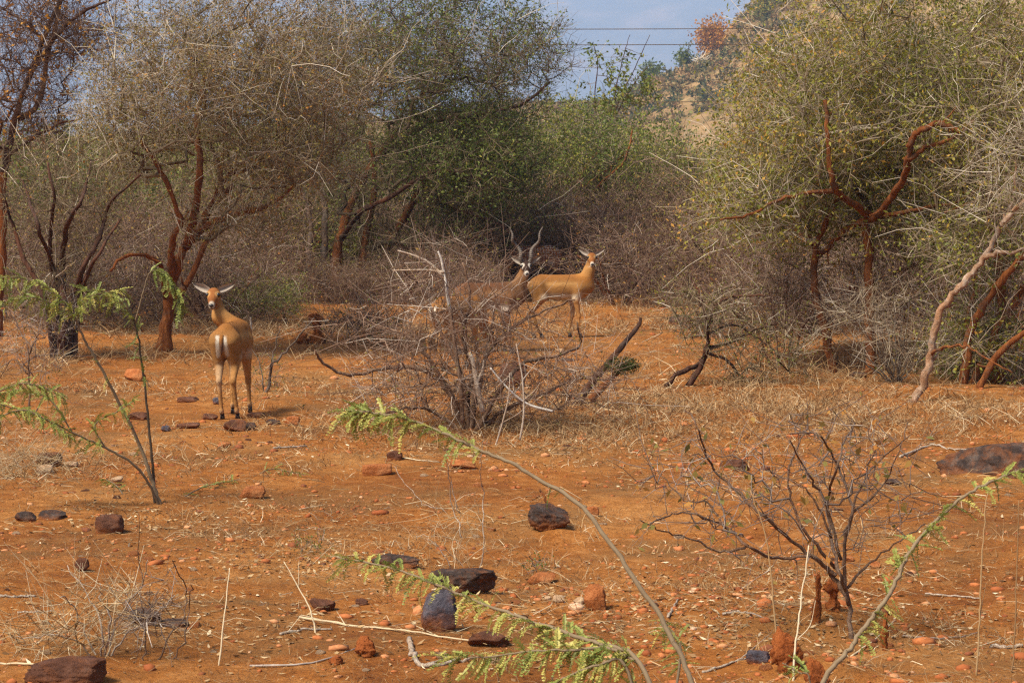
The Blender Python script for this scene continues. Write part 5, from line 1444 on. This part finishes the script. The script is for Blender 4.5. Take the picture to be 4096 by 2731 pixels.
sapling('thorn_sapling', 'thin dark straight sapling stem crossing the leaning one at the left', gA2, [
    ([(620, 2010, DB), (605, 1800, DB), (580, 1560, DB), (560, 1400, DB), (535, 1280, DB), (495, 1190, DB)], .009, .004, [(.45, .95, 18, .95, .5)], .05),
    ([(540, 1290, DB), (570, 1180, DB), (600, 1090, DB), (650, 1090, DB), (700, 1150, DB), (725, 1240, DB)], .005, .002, [(.4, 1, 72, 1.1, .6)], .5),
    ([(535, 1280, DB), (480, 1200, DB), (400, 1175, DB), (330, 1160, DB)], .005, .002, [(0, 1, 42, 1.1, .5)], .3)], 25, palette=(0, 2, 1, 1, 5))
gA3 = ((-160 - CX) / F * (DA - .6), DA - .6, float(gz((-160 - CX) / F * (DA - .6), DA - .6)))
sapling('thorn_sapling', 'feathery spray reaching in low from the left edge', gA3, [
    ([(-160, 2080, DA - .6), (-120, 1850, DA - .6), (-40, 1700, DA - .6), (80, 1640, DA - .6), (190, 1680, DA - .6), (300, 1760, DA - .6)], .008, .002, [(.35, 1.0, 60, 1.0, .45)], .5),
    ([(-120, 1850, DA - .6), (-60, 1620, DA - .55), (40, 1545, DA - .55), (150, 1540, DA - .55), (260, 1590, DA - .55)], .006, .002, [(.3, 1.0, 60, 1.0, .4)], .5)], 27, palette=(0, 1, 1, 5, 3))
# the long arching branch in the middle
gB = g3(2870, 8.5)
sapling('thorn_sapling', 'long arching thorny whip with feathery tip crossing the lower centre', gB, [
    ([(2870, 2960, 8.5), (2770, 2731, 8.6), (2640, 2470, 8.7), (2480, 2230, 8.8), (2330, 2030, 8.9), (2180, 1930, 9.0), (2040, 1850, 9.05), (1900, 1790, 9.1), (1780, 1735, 9.15), (1640, 1680, 9.2), (1480, 1650, 9.25), (1385, 1640, 9.3)], .011, .0035,
     [(.80, 1.0, 66, 1.1, .55), (.62, .80, 24, .95, .6), (.40, .60, 4, .8, .8)], .62)], 22, palette=(3, 4, 1, 5, 0, 3))
# low branch cluster at the bottom
gC = g3(2690, 8.45)
sapling('thorn_sapling', 'low feathery thorn branches spread along the bottom centre', gC, [
    ([(2690, 2965, 8.45), (2560, 2650, 8.6), (2350, 2560, 8.8), (2150, 2490, 8.95), (1950, 2420, 9.1), (1750, 2340, 9.2), (1560, 2270, 9.3), (1350, 2228, 9.4)], .010, .003, [(.15, .55, 60, 1.1, .5), (.56, 1.0, 75, .95, .4)], .62),
    ([(2560, 2650, 8.6), (2430, 2590, 8.7), (2300, 2600, 8.7), (2150, 2600, 8.75), (1960, 2625, 8.8), (1750, 2630, 8.85)], .007, .002, [(.05, 1.0, 96, 1.1, .4)], .6),
    ([(2600, 2720, 8.55), (2500, 2660, 8.6), (2400, 2660, 8.6), (2280, 2700, 8.6), (2180, 2760, 8.6)], .007, .003, [(.05, .95, 45, 1.1, .4)], .6),
    ([(2660, 2800, 8.5), (2720, 2640, 8.7), (2700, 2540, 8.8), (2640, 2480, 8.9)], .006, .002, [(.3, 1.0, 24, .9, .5)], .4)], 23, palette=(1, 3, 4, 5, 4, 0))
# right branch
gDd = g3(3190, 8.5)
sapling('thorn_sapling', 'thorny branch with feathery leaves rising to the right edge', gDd, [
    ([(3190, 2960, 8.5), (3290, 2731, 8.55), (3400, 2590, 8.6), (3480, 2480, 8.65), (3560, 2370, 8.7), (3620, 2240, 8.75), (3690, 2140, 8.8), (3780, 2050, 8.85), (3880, 1970, 8.9), (4000, 1910, 8.95), (4110, 1870, 9.0), (4250, 1840, 9.05)], .0105, .004,
     [(.22, .95, 84, .95, .55)], .65),
    ([(3270, 2770, 8.53), (3240, 2720, 8.5), (3200, 2690, 8.5), (3130, 2650, 8.5)], .004, .002, [(.4, 1, 6, 1.0, .3)], .6)], 24, palette=(3, 0, 1, 4, 5, 3))
# small prostrate feathery shoots on the soil
for (pts, lab, seed) in (([(660, 2030), (780, 1975), (880, 1945), (960, 1930)], 'thin green shoot lying on the soil right of the sapling base', 31), ([(1000, 1900), (1080, 1890), (1160, 1900), (1225, 1915)], 'thin green shoot lying in the middle of the clearing', 32), ([(515, 2000), (470, 1960), (430, 1935), (405, 1930)], 'thin green shoot lying left of the sapling base', 33)):
    g = gp(*pts[0]); W_ = []
    for p in pts:
        q = gp(*p); W_.append((p[0], p[1] - 14, q[1]))
    sapling('green_shoot', lab, g, [(W_, .005, .002, [(.25, 1, 15, .8, .2)], .5)], seed, cat='shoot', palette=(0, 1, 2))
# ------------------------------------------------------------------ antelopes and deer
def smin(a, b, k):
    h = np.clip(.5 + .5 * (b - a) / k, 0, 1)
    return b + (a - b) * h - k * h * (1 - h)

def sdf_mesh(prims, vox=.0105):
    """prims: ('c', p, q, r1, r2, k, squash) round cones, ('e', centre, radii, k) ellipsoids -> verts, quads"""
    lo = np.full(3, 9.0); hi = -lo
    for p in prims:
        if p[0] == 'c':
            rr = max(p[3], p[4]); lo = np.minimum(lo, np.minimum(p[1], p[2]) - rr); hi = np.maximum(hi, np.maximum(p[1], p[2]) + rr)
        else:
            lo = np.minimum(lo, np.array(p[1]) - p[2]); hi = np.maximum(hi, np.array(p[1]) + p[2])
    lo -= .05; hi += .05
    n = np.ceil((hi - lo) / vox).astype(int) + 1
    ax = [lo[i] + vox * np.arange(n[i]) for i in range(3)]
    G = np.full(n, .2, dtype=np.float32)
    for p in prims:
        if p[0] == 'c':
            a, b = np.array(p[1], float), np.array(p[2], float); r1, r2, k = p[3], p[4], p[5]
            bl, bh = np.minimum(a, b) - max(r1, r2) - .09, np.maximum(a, b) + max(r1, r2) + .09
        else:
            a = np.array(p[1], float); rad = np.array(p[2], float); k = p[3]
            bl, bh = a - rad - .09, a + rad + .09
        i0 = np.maximum(((bl - lo) / vox).astype(int), 0); i1 = np.minimum(((bh - lo) / vox).astype(int) + 2, n)
        X, Y, Z = np.meshgrid(ax[0][i0[0]:i1[0]], ax[1][i0[1]:i1[1]], ax[2][i0[2]:i1[2]], indexing='ij')
        if p[0] == 'c':
            ba = b - a; L2 = float(ba @ ba) + 1e-9
            px, py, pz = X - a[0], Y - a[1], Z - a[2]
            h = np.clip((px * ba[0] + py * ba[1] + pz * ba[2]) / L2, 0, 1)
            d = np.sqrt((px - ba[0] * h) ** 2 + (py - ba[1] * h) ** 2 + (pz - ba[2] * h) ** 2) - (r1 + (r2 - r1) * h)
        else:
            px, py, pz = (X - a[0]) / rad[0], (Y - a[1]) / rad[1], (Z - a[2]) / rad[2]
            l = np.sqrt(px * px + py * py + pz * pz)
            g = np.sqrt((px / rad[0]) ** 2 + (py / rad[1]) ** 2 + (pz / rad[2]) ** 2)
            d = l * (l - 1) / np.maximum(g, 1e-6)
        sl = (slice(i0[0], i1[0]), slice(i0[1], i1[1]), slice(i0[2], i1[2]))
        G[sl] = smin(G[sl], d.astype(np.float32), k)
    g = openvdb.FloatGrid(.2)
    g.copyFromArray(G)
    pts, quads = g.convertToQuads(0.0)
    return pts * vox + lo, quads[:, ::-1]

def fur_mat(name):
    m, nt, b = nmat(name, .85, .12)
    c = attr(nt, 'col', 'Color')
    f = noise(nt, 90, 4, .6, vscale=(.35, 1, 1))
    c = mixc(nt, .55, c, ramp(nt, f, [(.3, (.72, .70, .68)), (.7, (1.22, 1.22, 1.22))]), 'MULTIPLY')
    nt.links.new(c, b.inputs['Base Color'])
    b.inputs['Sheen Weight'].default_value = 0.0
    bump(nt, b, f, .35, .006)
    return m
M['fur'] = fur_mat('short_fur')
m, nt, b = nmat('dark_eye', .12, .6); b.inputs['Base Color'].default_value = (.006, .004, .003, 1); M['eye'] = m
m, nt, b = nmat('wet_nose', .35, .5)
c = ramp(nt, noise(nt, 120, 3), [(.3, (.010, .008, .008)), (.7, (.03, .024, .023))]); nt.links.new(c, b.inputs['Base Color']); M['nose'] = m
m, nt, b = nmat('hoof_horn', .5, .4)
c = ramp(nt, noise(nt, 60, 3), [(.3, (.012, .009, .008)), (.7, (.045, .035, .030))]); nt.links.new(c, b.inputs['Base Color']); M['hoof'] = m
m, nt, b = nmat('ridged_horn', .6, .3)
c = ramp(nt, noise(nt, 45, 5, .7), [(.3, (.06, .047, .038)), (.7, (.19, .155, .125))]); nt.links.new(c, b.inputs['Base Color']); bump(nt, b, noise(nt, 90, 4), .4, .004); M['horn'] = m

COATS = {
    'doe': dict(back=(.25, .102, .026), side=(.31, .152, .048), pale=(.45, .25, .09), belly=(.52, .43, .31), leg=(.39, .19, .062), face=(.25, .092, .026), white=(.62, .55, .44), neck=(.31, .130, .031)),
    'buck': dict(back=(.13, .055, .025), side=(.18, .082, .034), pale=(.26, .13, .052), belly=(.68, .60, .50), leg=(.22, .10, .045), face=(.040, .022, .016), white=(.72, .64, .54), neck=(.16, .078, .034)),
    'spotted': dict(back=(.26, .075, .022), side=(.33, .105, .032), pale=(.38, .15, .05), belly=(.60, .48, .36), leg=(.34, .14, .055), face=(.26, .10, .04), white=(.72, .60, .46), neck=(.30, .10, .034))}

def sst(e0, e1, x):
    t_ = np.clip((x - e0) / (e1 - e0), 0, 1)
    return t_ * t_ * (3 - 2 * t_)

def animal(name, label, cat, base, heading, coat, head, fwd_world, scale=1.0, neckmid=None, legs=None, horns=False, grazing=False, belly=1.0, ear=1.0, seed=0, parts_head=True, hairs=14000):
    """head: skull centre in body space (x forward, y left, z up); fwd_world: where the face points"""
    th = R(heading)
    C = COATS[coat]
    t = empty(name, base, label, cat)
    t.rotation_euler = (0, 0, th); t.scale = (scale,) * 3
    c_, s_ = math.cos(-th), math.sin(-th)
    fw = np.array(fwd_world, float); fw = norm(np.array([fw[0] * c_ - fw[1] * s_, fw[0] * s_ + fw[1] * c_, fw[2]]))
    hc = np.array(head, float)
    side = norm(np.cross(np.array([0, 0, 1.0]), fw)); upv = np.cross(fw, side)      # side: the animal's left
    H = lambda a, b_, c2: hc + fw * a + side * b_ + upv * c2
    nb = np.array([.27, 0, .68]); nm = np.array(neckmid if neckmid is not None else (nb * .45 + hc * .55) + np.array([.03, 0, 0]))
    be = belly
    pr = [('e', (.19, 0, .615), (.17, .092, .150), .05), ('e', (-.02, 0, .605), (.26, .108 * be, .132 * be), .06), ('e', (-.25, 0, .635), (.16, .088, .128), .05),
          ('c', (.20, 0, .715), (-.24, 0, .715), .05, .05, .06), ('c', (.27, 0, .61), (.34, 0, .63), .09, .07, .05),
          ('c', nb, nm, .092, .060, .05), ('c', nm, H(-.045, 0, -.025), .060, .043, .035), ('c', nb + np.array([.04, 0, -.05]), nm, .075, .05, .05),
          ('e', H(0, 0, 0), (.056, .056, .056), .02), ('c', H(.0, 0, .004), H(.075, 0, -.012), .050, .039, .02), ('c', H(.06, 0, -.018), H(.148, 0, -.046), .038, .0235, .018), ('c', H(0, 0, -.036), H(.140, 0, -.066), .033, .0175, .016),
          ('c', H(.02, .042, .012), H(.05, .034, .006), .017, .013, .015), ('c', H(.02, -.042, .012), H(.05, -.034, .006), .017, .013, .015)]
    L = legs or {}
    hooves = []
    for nm_, sx, sd in (('fl', .21, 1), ('fr', .21, -1), ('hl', -.30, 1), ('hr', -.30, -1)):
        dx, dy = L.get(nm_, (0, 0))
        y0 = sd * .060
        if nm_[0] == 'f':
            j = [(sx, y0, .60), (sx - .035 + dx * .2, sd * .070 + dy * .2, .46), (sx + .005 + dx * .6, sd * .066 + dy * .6, .265), (sx + dx * .95, sd * .066 + dy, .072), (sx + .022 + dx, sd * .066 + dy, .030)]
            rr = (.068, .042, .026, .0155, .0165)
            pr += [('c', j[0], j[1], rr[0], rr[1], .04), ('c', j[1], j[2], .042, .0225, .02), ('e', j[2], (.024, .022, .03), .015), ('c', j[2], j[3], .019, .0145, .012), ('e', j[3], (.019, .017, .022), .012), ('c', j[3], j[4], .016, .016, .012)]
        else:
            j = [(sx + .02, y0 * .9, .64), (sx + .075 + dx * .2, sd * .068 + dy * .1, .50), (sx - .10 + dx * .6, sd * .060 + dy * .7, .315), (sx - .055 + dx, sd * .064 + dy, .075), (sx - .022 + dx, sd * .064 + dy, .032)]
            pr += [('c', j[0], j[1], .080, .054, .04), ('c', (sx - .05, y0 * .9, .63), (sx - .01 + dx * .3, sd * .062 + dy * .2, .48), .066, .042, .04), ('c', j[1], j[2], .050, .0225, .025), ('e', j[2], (.027, .021, .034), .015), ('c', j[2], j[3], .020, .0150, .012), ('e', j[3], (.019, .017, .022), .012), ('c', j[3], j[4], .016, .016, .012)]
        hooves.append((j[4], j[3]))
    V, Q = sdf_mesh(pr)
    # ---- colours of the coat
    x, y, z = V[:, 0], V[:, 1], V[:, 2]
    nse = n3(V, 9.0, seed + 3)
    col = np.empty_like(V)
    def lay(cc, w):
        w = np.clip(w, 0, 1)[:, None]
        col[:] = col * (1 - w) + np.array(cc) * w
    col[:] = C['side']
    lay(C['back'], sst(.63, .76, z + nse * .05))
    band = np.exp(-((z - .665 - .02 * x + nse * .015) / .022) ** 2) * sst(.24, .14, np.abs(x + .02))
    if coat != 'spotted':
        lay(C['pale'], band * .7)
    lay(C['belly'], sst(.565, .50, z + nse * .05) * (.55 if seed == 1 else 1.0) * sst(.30, .22, np.abs(x - .0)) * sst(.40, .46, z))
    lay(C['leg'], sst(.53, .43, z + nse * .05) * sst(.10, .16, np.abs(x)))
    inner = sst(.075, .045, np.abs(y)) * sst(.50, .44, z) * sst(.20, .30, z)
    lay(C['belly'], inner * .3)
    # white stern on both sides of the tail
    rump = sst(-.33, -.385, x) * sst(.49, .53, z + nse * .03) * sst(.695, .670, z + nse * .02) * sst(.014, .022, np.abs(y)) * sst(.052, .040, np.abs(y) + nse * .03)
    lay(C['white'], rump)
    # chest and neck
    hp = V - hc
    ha, hb, hcz = hp @ fw, hp @ side, hp @ upv
    dist = np.linalg.norm(hp, axis=1)
    neck = sst(.62, .72, z) * sst(.16, .28, x) + sst(.32, .2, dist)
    lay(C['neck'], np.clip(neck, 0, 1) * sst(.10, .14, dist) * .9)
    lay(C['pale'], sst(.0, -.05, hcz) * sst(.30, .18, dist) * sst(.1, .14, dist) * .5)
    inhead = sst(.215, .19, dist) * sst(-.06, -.03, ha) * sst(-.105, -.085, hcz)
    lay(C['face'], inhead * sst(-.035, .0, hcz + .25 * ha))
    lay(C['side'] if coat != 'buck' else C['pale'], inhead * sst(.02, .035, np.abs(hb)) * sst(-.012, -.03, hcz) * .7)
    eyed = np.sqrt((ha - .040) ** 2 + (np.abs(hb) - .046) ** 2 + (hcz - .012) ** 2)
    lay(C['pale'] if coat != 'buck' else C['white'], inhead * sst(.044, .030, eyed) * .8)
    lay((.03, .015, .008), inhead * sst(.024, .019, eyed))
    muz = sst(.118, .132, ha + nse * .01) * inhead * sst(-.10, -.085, hcz)
    lay(np.array(C['white']) * .8, muz * .8)
    lay(C['white'], inhead * sst(-.055, -.066, hcz + .15 * ha) * sst(.07, .10, ha) * sst(-.10, -.085, hcz))
    nose = np.sqrt(((ha - .17) / .03) ** 2 + (hb / .0185) ** 2 + ((hcz + .031) / .014) ** 2)
    lay((.016, .012, .012), sst(1.2, .9, nose))
    lay((.03, .02, .015), inhead * sst(.115, .13, ha) * sst(.0040, .0025, np.abs(hcz + .0625)) * .9)
    lay((.03, .02, .015), inhead * sst(.15, .16, ha) * sst(.004, .002, np.abs(hb)) * sst(-.064, -.06, hcz))
    # dark pastern marks, pale feet
    lay(C['white'], sst(.09, .05, z) * .45)
    lay((.04, .022, .014), sst(.058, .045, z))
    if coat == 'spotted':
        gx, gz_ = np.floor(x / .042), np.floor(z / .036)
        ox = _h(gx, gz_, 5) - .5; oz = _h(gx, gz_, 6) - .5
        dd = np.sqrt((x - (gx + .5 + ox * .4) * .042) ** 2 + (z - (gz_ + .5 + oz * .4) * .036) ** 2)
        lay(C['white'], sst(.012, .008, dd) * sst(.46, .5, z) * sst(.36, .3, x))
    col *= (1 + nse * .45 + n3(V, 3.3, seed + 21) * .5)[:, None]
    me = raw_mesh('body', V, [Q], M['fur'], col=np.clip(col, 0, 1), smooth=True)
    mobj('body', me, t)
    # ---- coat: short hairs lying along the body
    e1, e2 = V[Q[:, 1]] - V[Q[:, 0]], V[Q[:, 3]] - V[Q[:, 0]]
    fn = np.cross(e1, e2); ar = np.linalg.norm(fn, axis=1); fn = norm(fn)
    nh = hairs
    fi = rng.choice(len(Q), nh, p=ar / ar.sum())
    uu = rng.random((nh, 2))
    hp_ = V[Q[fi, 0]] + e1[fi] * uu[:, :1] + e2[fi] * uu[:, 1:]
    nn = fn[fi]
    if float((nn * (hp_ - np.array([0, 0, .6]))).sum()) < 0:
        nn = -nn
    flow = np.array([-1.0, 0, -.55]) + rng.normal(size=(nh, 3)) * .25
    headm = np.linalg.norm(hp_ - hc, axis=1) < .2
    flow[headm] = -fw + rng.normal(size=(int(headm.sum()), 3)) * .25
    flow = norm(flow - nn * (flow * nn).sum(1, keepdims=True)) + nn * rng.uniform(.12, .4, (nh, 1))
    sidev = norm(np.cross(flow, nn))
    hl = rng.uniform(.008, .018, (nh, 1)) * np.where(headm, .6, 1)[:, None]
    hw = rng.uniform(.0009, .0018, (nh, 1))
    base_ = hp_ - nn * .002
    HV = np.stack([base_ - sidev * hw, base_ + sidev * hw, base_ + flow * hl], 1).reshape(-1, 3)
    hcol = col[Q[fi, 0]] * rng.uniform(.62, 1.3, (nh, 1))
    mobj('fur', raw_mesh('fur', HV, [np.arange(3 * nh).reshape(-1, 3)], M['fur'], col=np.clip(np.repeat(hcol, 3, 0), 0, 1)), t, kind='stuff')
    # ---- hooves: cloven wedges
    for (p, q) in hooves:
        for sd in (-1, 1):
            a = np.array([[-.016, .002, .052], [-.016, .013, .052], [.012, .013, .050], [.016, .002, .048], [-.022, .002, -.004], [-.022, .016, -.004], [.022, .017, -.004], [.036, .002, -.004]]) * np.array([1, sd, 1])
            a = a + np.array([p[0], p[1], 0])
            f = np.array([(0, 1, 2, 3), (4, 7, 6, 5), (0, 4, 5, 1), (1, 5, 6, 2), (2, 6, 7, 3), (3, 7, 4, 0)])
            if sd < 0:
                f = f[:, ::-1]
            mobj('hoof', raw_mesh('hoof', a, [f], M['hoof']), t)
    # ---- tail
    P = np.array([[-.395, 0, .685], [-.415, 0, .655], [-.42, 0, .60], [-.415, 0, .53]])
    tb = Tubes(); P = spline(P, 5); tb.add(P, np.interp(np.linspace(0, 1, len(P)), [0, .25, .7, 1], [.018, .017, .015, .003]), .5, 8, rough=.12, cap=True)
    tm = tb.mesh('tail', M['fur'])
    cc = np.ones((len(tm.vertices), 4), dtype=np.float32); zz = np.array([v.co.z for v in tm.vertices]); yy = np.array([v.co.x for v in tm.vertices])
    w = sst(.66, .60, zz)[:, None]
    cc[:, :3] = np.array(C['back']) * (1 - w) + np.array((.10, .05, .028)) * w
    a = tm.attributes.new('col', 'FLOAT_COLOR', 'POINT'); a.data.foreach_set('color', cc.ravel())
    mobj('tail', tm, t)
    if not parts_head:
        return t
    # ---- eyes, nose
    Ve, Fe = ICO[3]
    for sd in (-1, 1):
        mobj('eye', raw_mesh('eye', Ve * .0190 + H(.040, sd * .0455, .013), [Fe], M['eye'], smooth=True), t)
    Bm = np.stack([fw, side, upv])
    mobj('nose', raw_mesh('nose', (Ve * np.array([.010, .0195, .0125])) @ Bm + H(.164, 0, -.031), [Fe], M['nose'], smooth=True), t)
    # ---- ears: cupped leaves
    for sd in (-1, 1):
        nu, nv_ = 12, 7
        wu = np.array([0, 0, 1.0]); fh = norm(fw * np.array([1, 1, 0]))
        dirv = norm(side * sd * .86 + wu * (.52 if ear >= 0 else .36) - fh * .05)
        face = norm(fh - wu * .1 - dirv * float(dirv @ (fh - wu * .1)))
        wv = np.cross(dirv, face)
        Vf, cl = [], []
        Lr = .150
        for layer in (0, 1):
            for i in range(nu):
                u = i / (nu - 1)
                wd = .031 * (math.sin(math.pi * min(1, u * .80 + .16)) ** .8) * (1 - .25 * u) + .003
                if i == nu - 1:
                    wd = .003
                for k in range(nv_):
                    v = -1 + 2 * k / (nv_ - 1)
                    cup = .020 * (1 - v * v) * math.sin(math.pi * min(.95, .15 + u * .8))
                    p = H(-.012, sd * .036, .030) + dirv * Lr * u + wv * wd * v - face * (cup + .005 * layer * (1 - .9 * abs(v)))
                    Vf.append(p)
                    if layer == 0:
                        e = abs(v)
                        ci = np.array((.38, .32, .26)) * (1 - .45 * max(0, 1 - e * 2.2)) if coat != 'spotted' else np.array((.4, .3, .22))
                        if u > .9:
                            ci = ci * .55
                        cl.append(ci)
                    else:
                        cl.append(np.array(C['side']))
        q = []
        for layer in (0, 1):
            b0 = layer * nu * nv_
            for i in range(nu - 1):
                for k in range(nv_ - 1):
                    a_ = b0 + i * nv_ + k
                    qq = (a_, a_ + 1, a_ + nv_ + 1, a_ + nv_)
                    q.append(qq if layer else qq[::-1])
        n1 = nu * nv_
        for i in range(nu - 1):
            for k in (0, nv_ - 1):
                a_ = i * nv_ + k
                q.append((a_, a_ + nv_, a_ + nv_ + n1, a_ + n1))
        mobj('ear', raw_mesh('ear', np.array(Vf), [np.array(q)], M['fur'], col=np.array(cl), smooth=True), t)
    # ---- spiral horns
    if horns:
        for sd in (-1, 1):
            k = 90
            f = np.linspace(0, 1, k)
            spread = .035 + .15 * f
            ph = f * 2 * math.pi * 1.7 + (0 if sd > 0 else math.pi)
            amp = .022 * np.sin(np.pi * np.clip(f * .9 + .1, 0, 1))
            P = np.stack([H(-.005, 0, .045) + upv * (.37 * a) - fw * (.10 * a) + side * (sd * b_ + c2 * math.cos(p)) + fw * c2 * math.sin(p) for a, b_, c2, p in zip(f, spread, amp, ph * sd)])
            r = np.interp(f, [0, .15, .7, 1], [.023, .022, .014, .004]) * (1 + .13 * np.sin(f * 2 * math.pi * 22))
            tb = Tubes(); tb.add(P, r, .5, 10, cap=True)
            mobj('horn', tb.mesh('horn', M['horn']), t)
    return t

def foot(x, y, D=None):
    g = gp(x, y)
    return g

# near doe, seen from behind, looking back over her left shoulder
g = gp(932, 1660); th = R(84)
animal('antelope_doe', 'tawny antelope doe seen from behind looking back at the left', 'antelope', (g[0], g[1] + .02, g[2]), 84, 'doe', (.25, .215, .985), (-.03, -1, -.34), 1.03,
       neckmid=(.27, .165, .80), legs={'hl': (-.06, -.06), 'hr': (.0, -.045), 'fl': (-.08, -.03), 'fr': (.03, -.02)}, belly=1.14, ear=-1, seed=1, hairs=30000)
# far doe, side on, facing right with the face turned to the camera
g = gp(2245, 1352)
animal('antelope_doe', 'tawny antelope doe standing side-on behind the buck, face turned forward', 'antelope', (g[0], g[1], g[2]), 3, 'doe', (.375, -.01, .985), (.02, -1, -.34), 1.02,
       neckmid=(.345, 0, .83), legs={'fr': (.0, 0), 'fl': (-.12, 0), 'hl': (.08, 0), 'hr': (-.02, 0)}, belly=1.1, seed=2)
# buck behind the dead bush
g = gp(1958, 1415)
animal('antelope_buck', 'dark brown antelope buck with spiral horns behind the dead bush', 'antelope', (g[0], g[1], g[2]), 4, 'buck', (.39, -.03, .95), (.10, -1, -.32), 1.05,
       neckmid=(.345, -.01, .80), legs={'fl': (-.06, 0), 'hr': (.06, 0)}, horns=True, seed=3)
# second doe behind the bush, rump to the camera, head down
g = gp(1830, 1478)
animal('antelope_doe', 'tawny antelope doe hidden behind the dead bush, head down grazing', 'antelope', (g[0], g[1] + .15, g[2]), 52, 'doe', (.56, .05, .36), (.55, .62, -.55), 1.0,
       neckmid=(.44, .02, .52), legs={'hl': (-.02, .01), 'fr': (.04, 0)}, seed=4)
# spotted deer far behind
g = gp(2140, 1188)
animal('spotted_deer', 'rust-coloured spotted deer half hidden behind the horns of the buck', 'deer', (g[0], g[1], g[2]), 200, 'spotted', (.52, .05, .40), (-.8, -.35, -.5), 1.12,
       neckmid=(.43, .02, .55), seed=5)
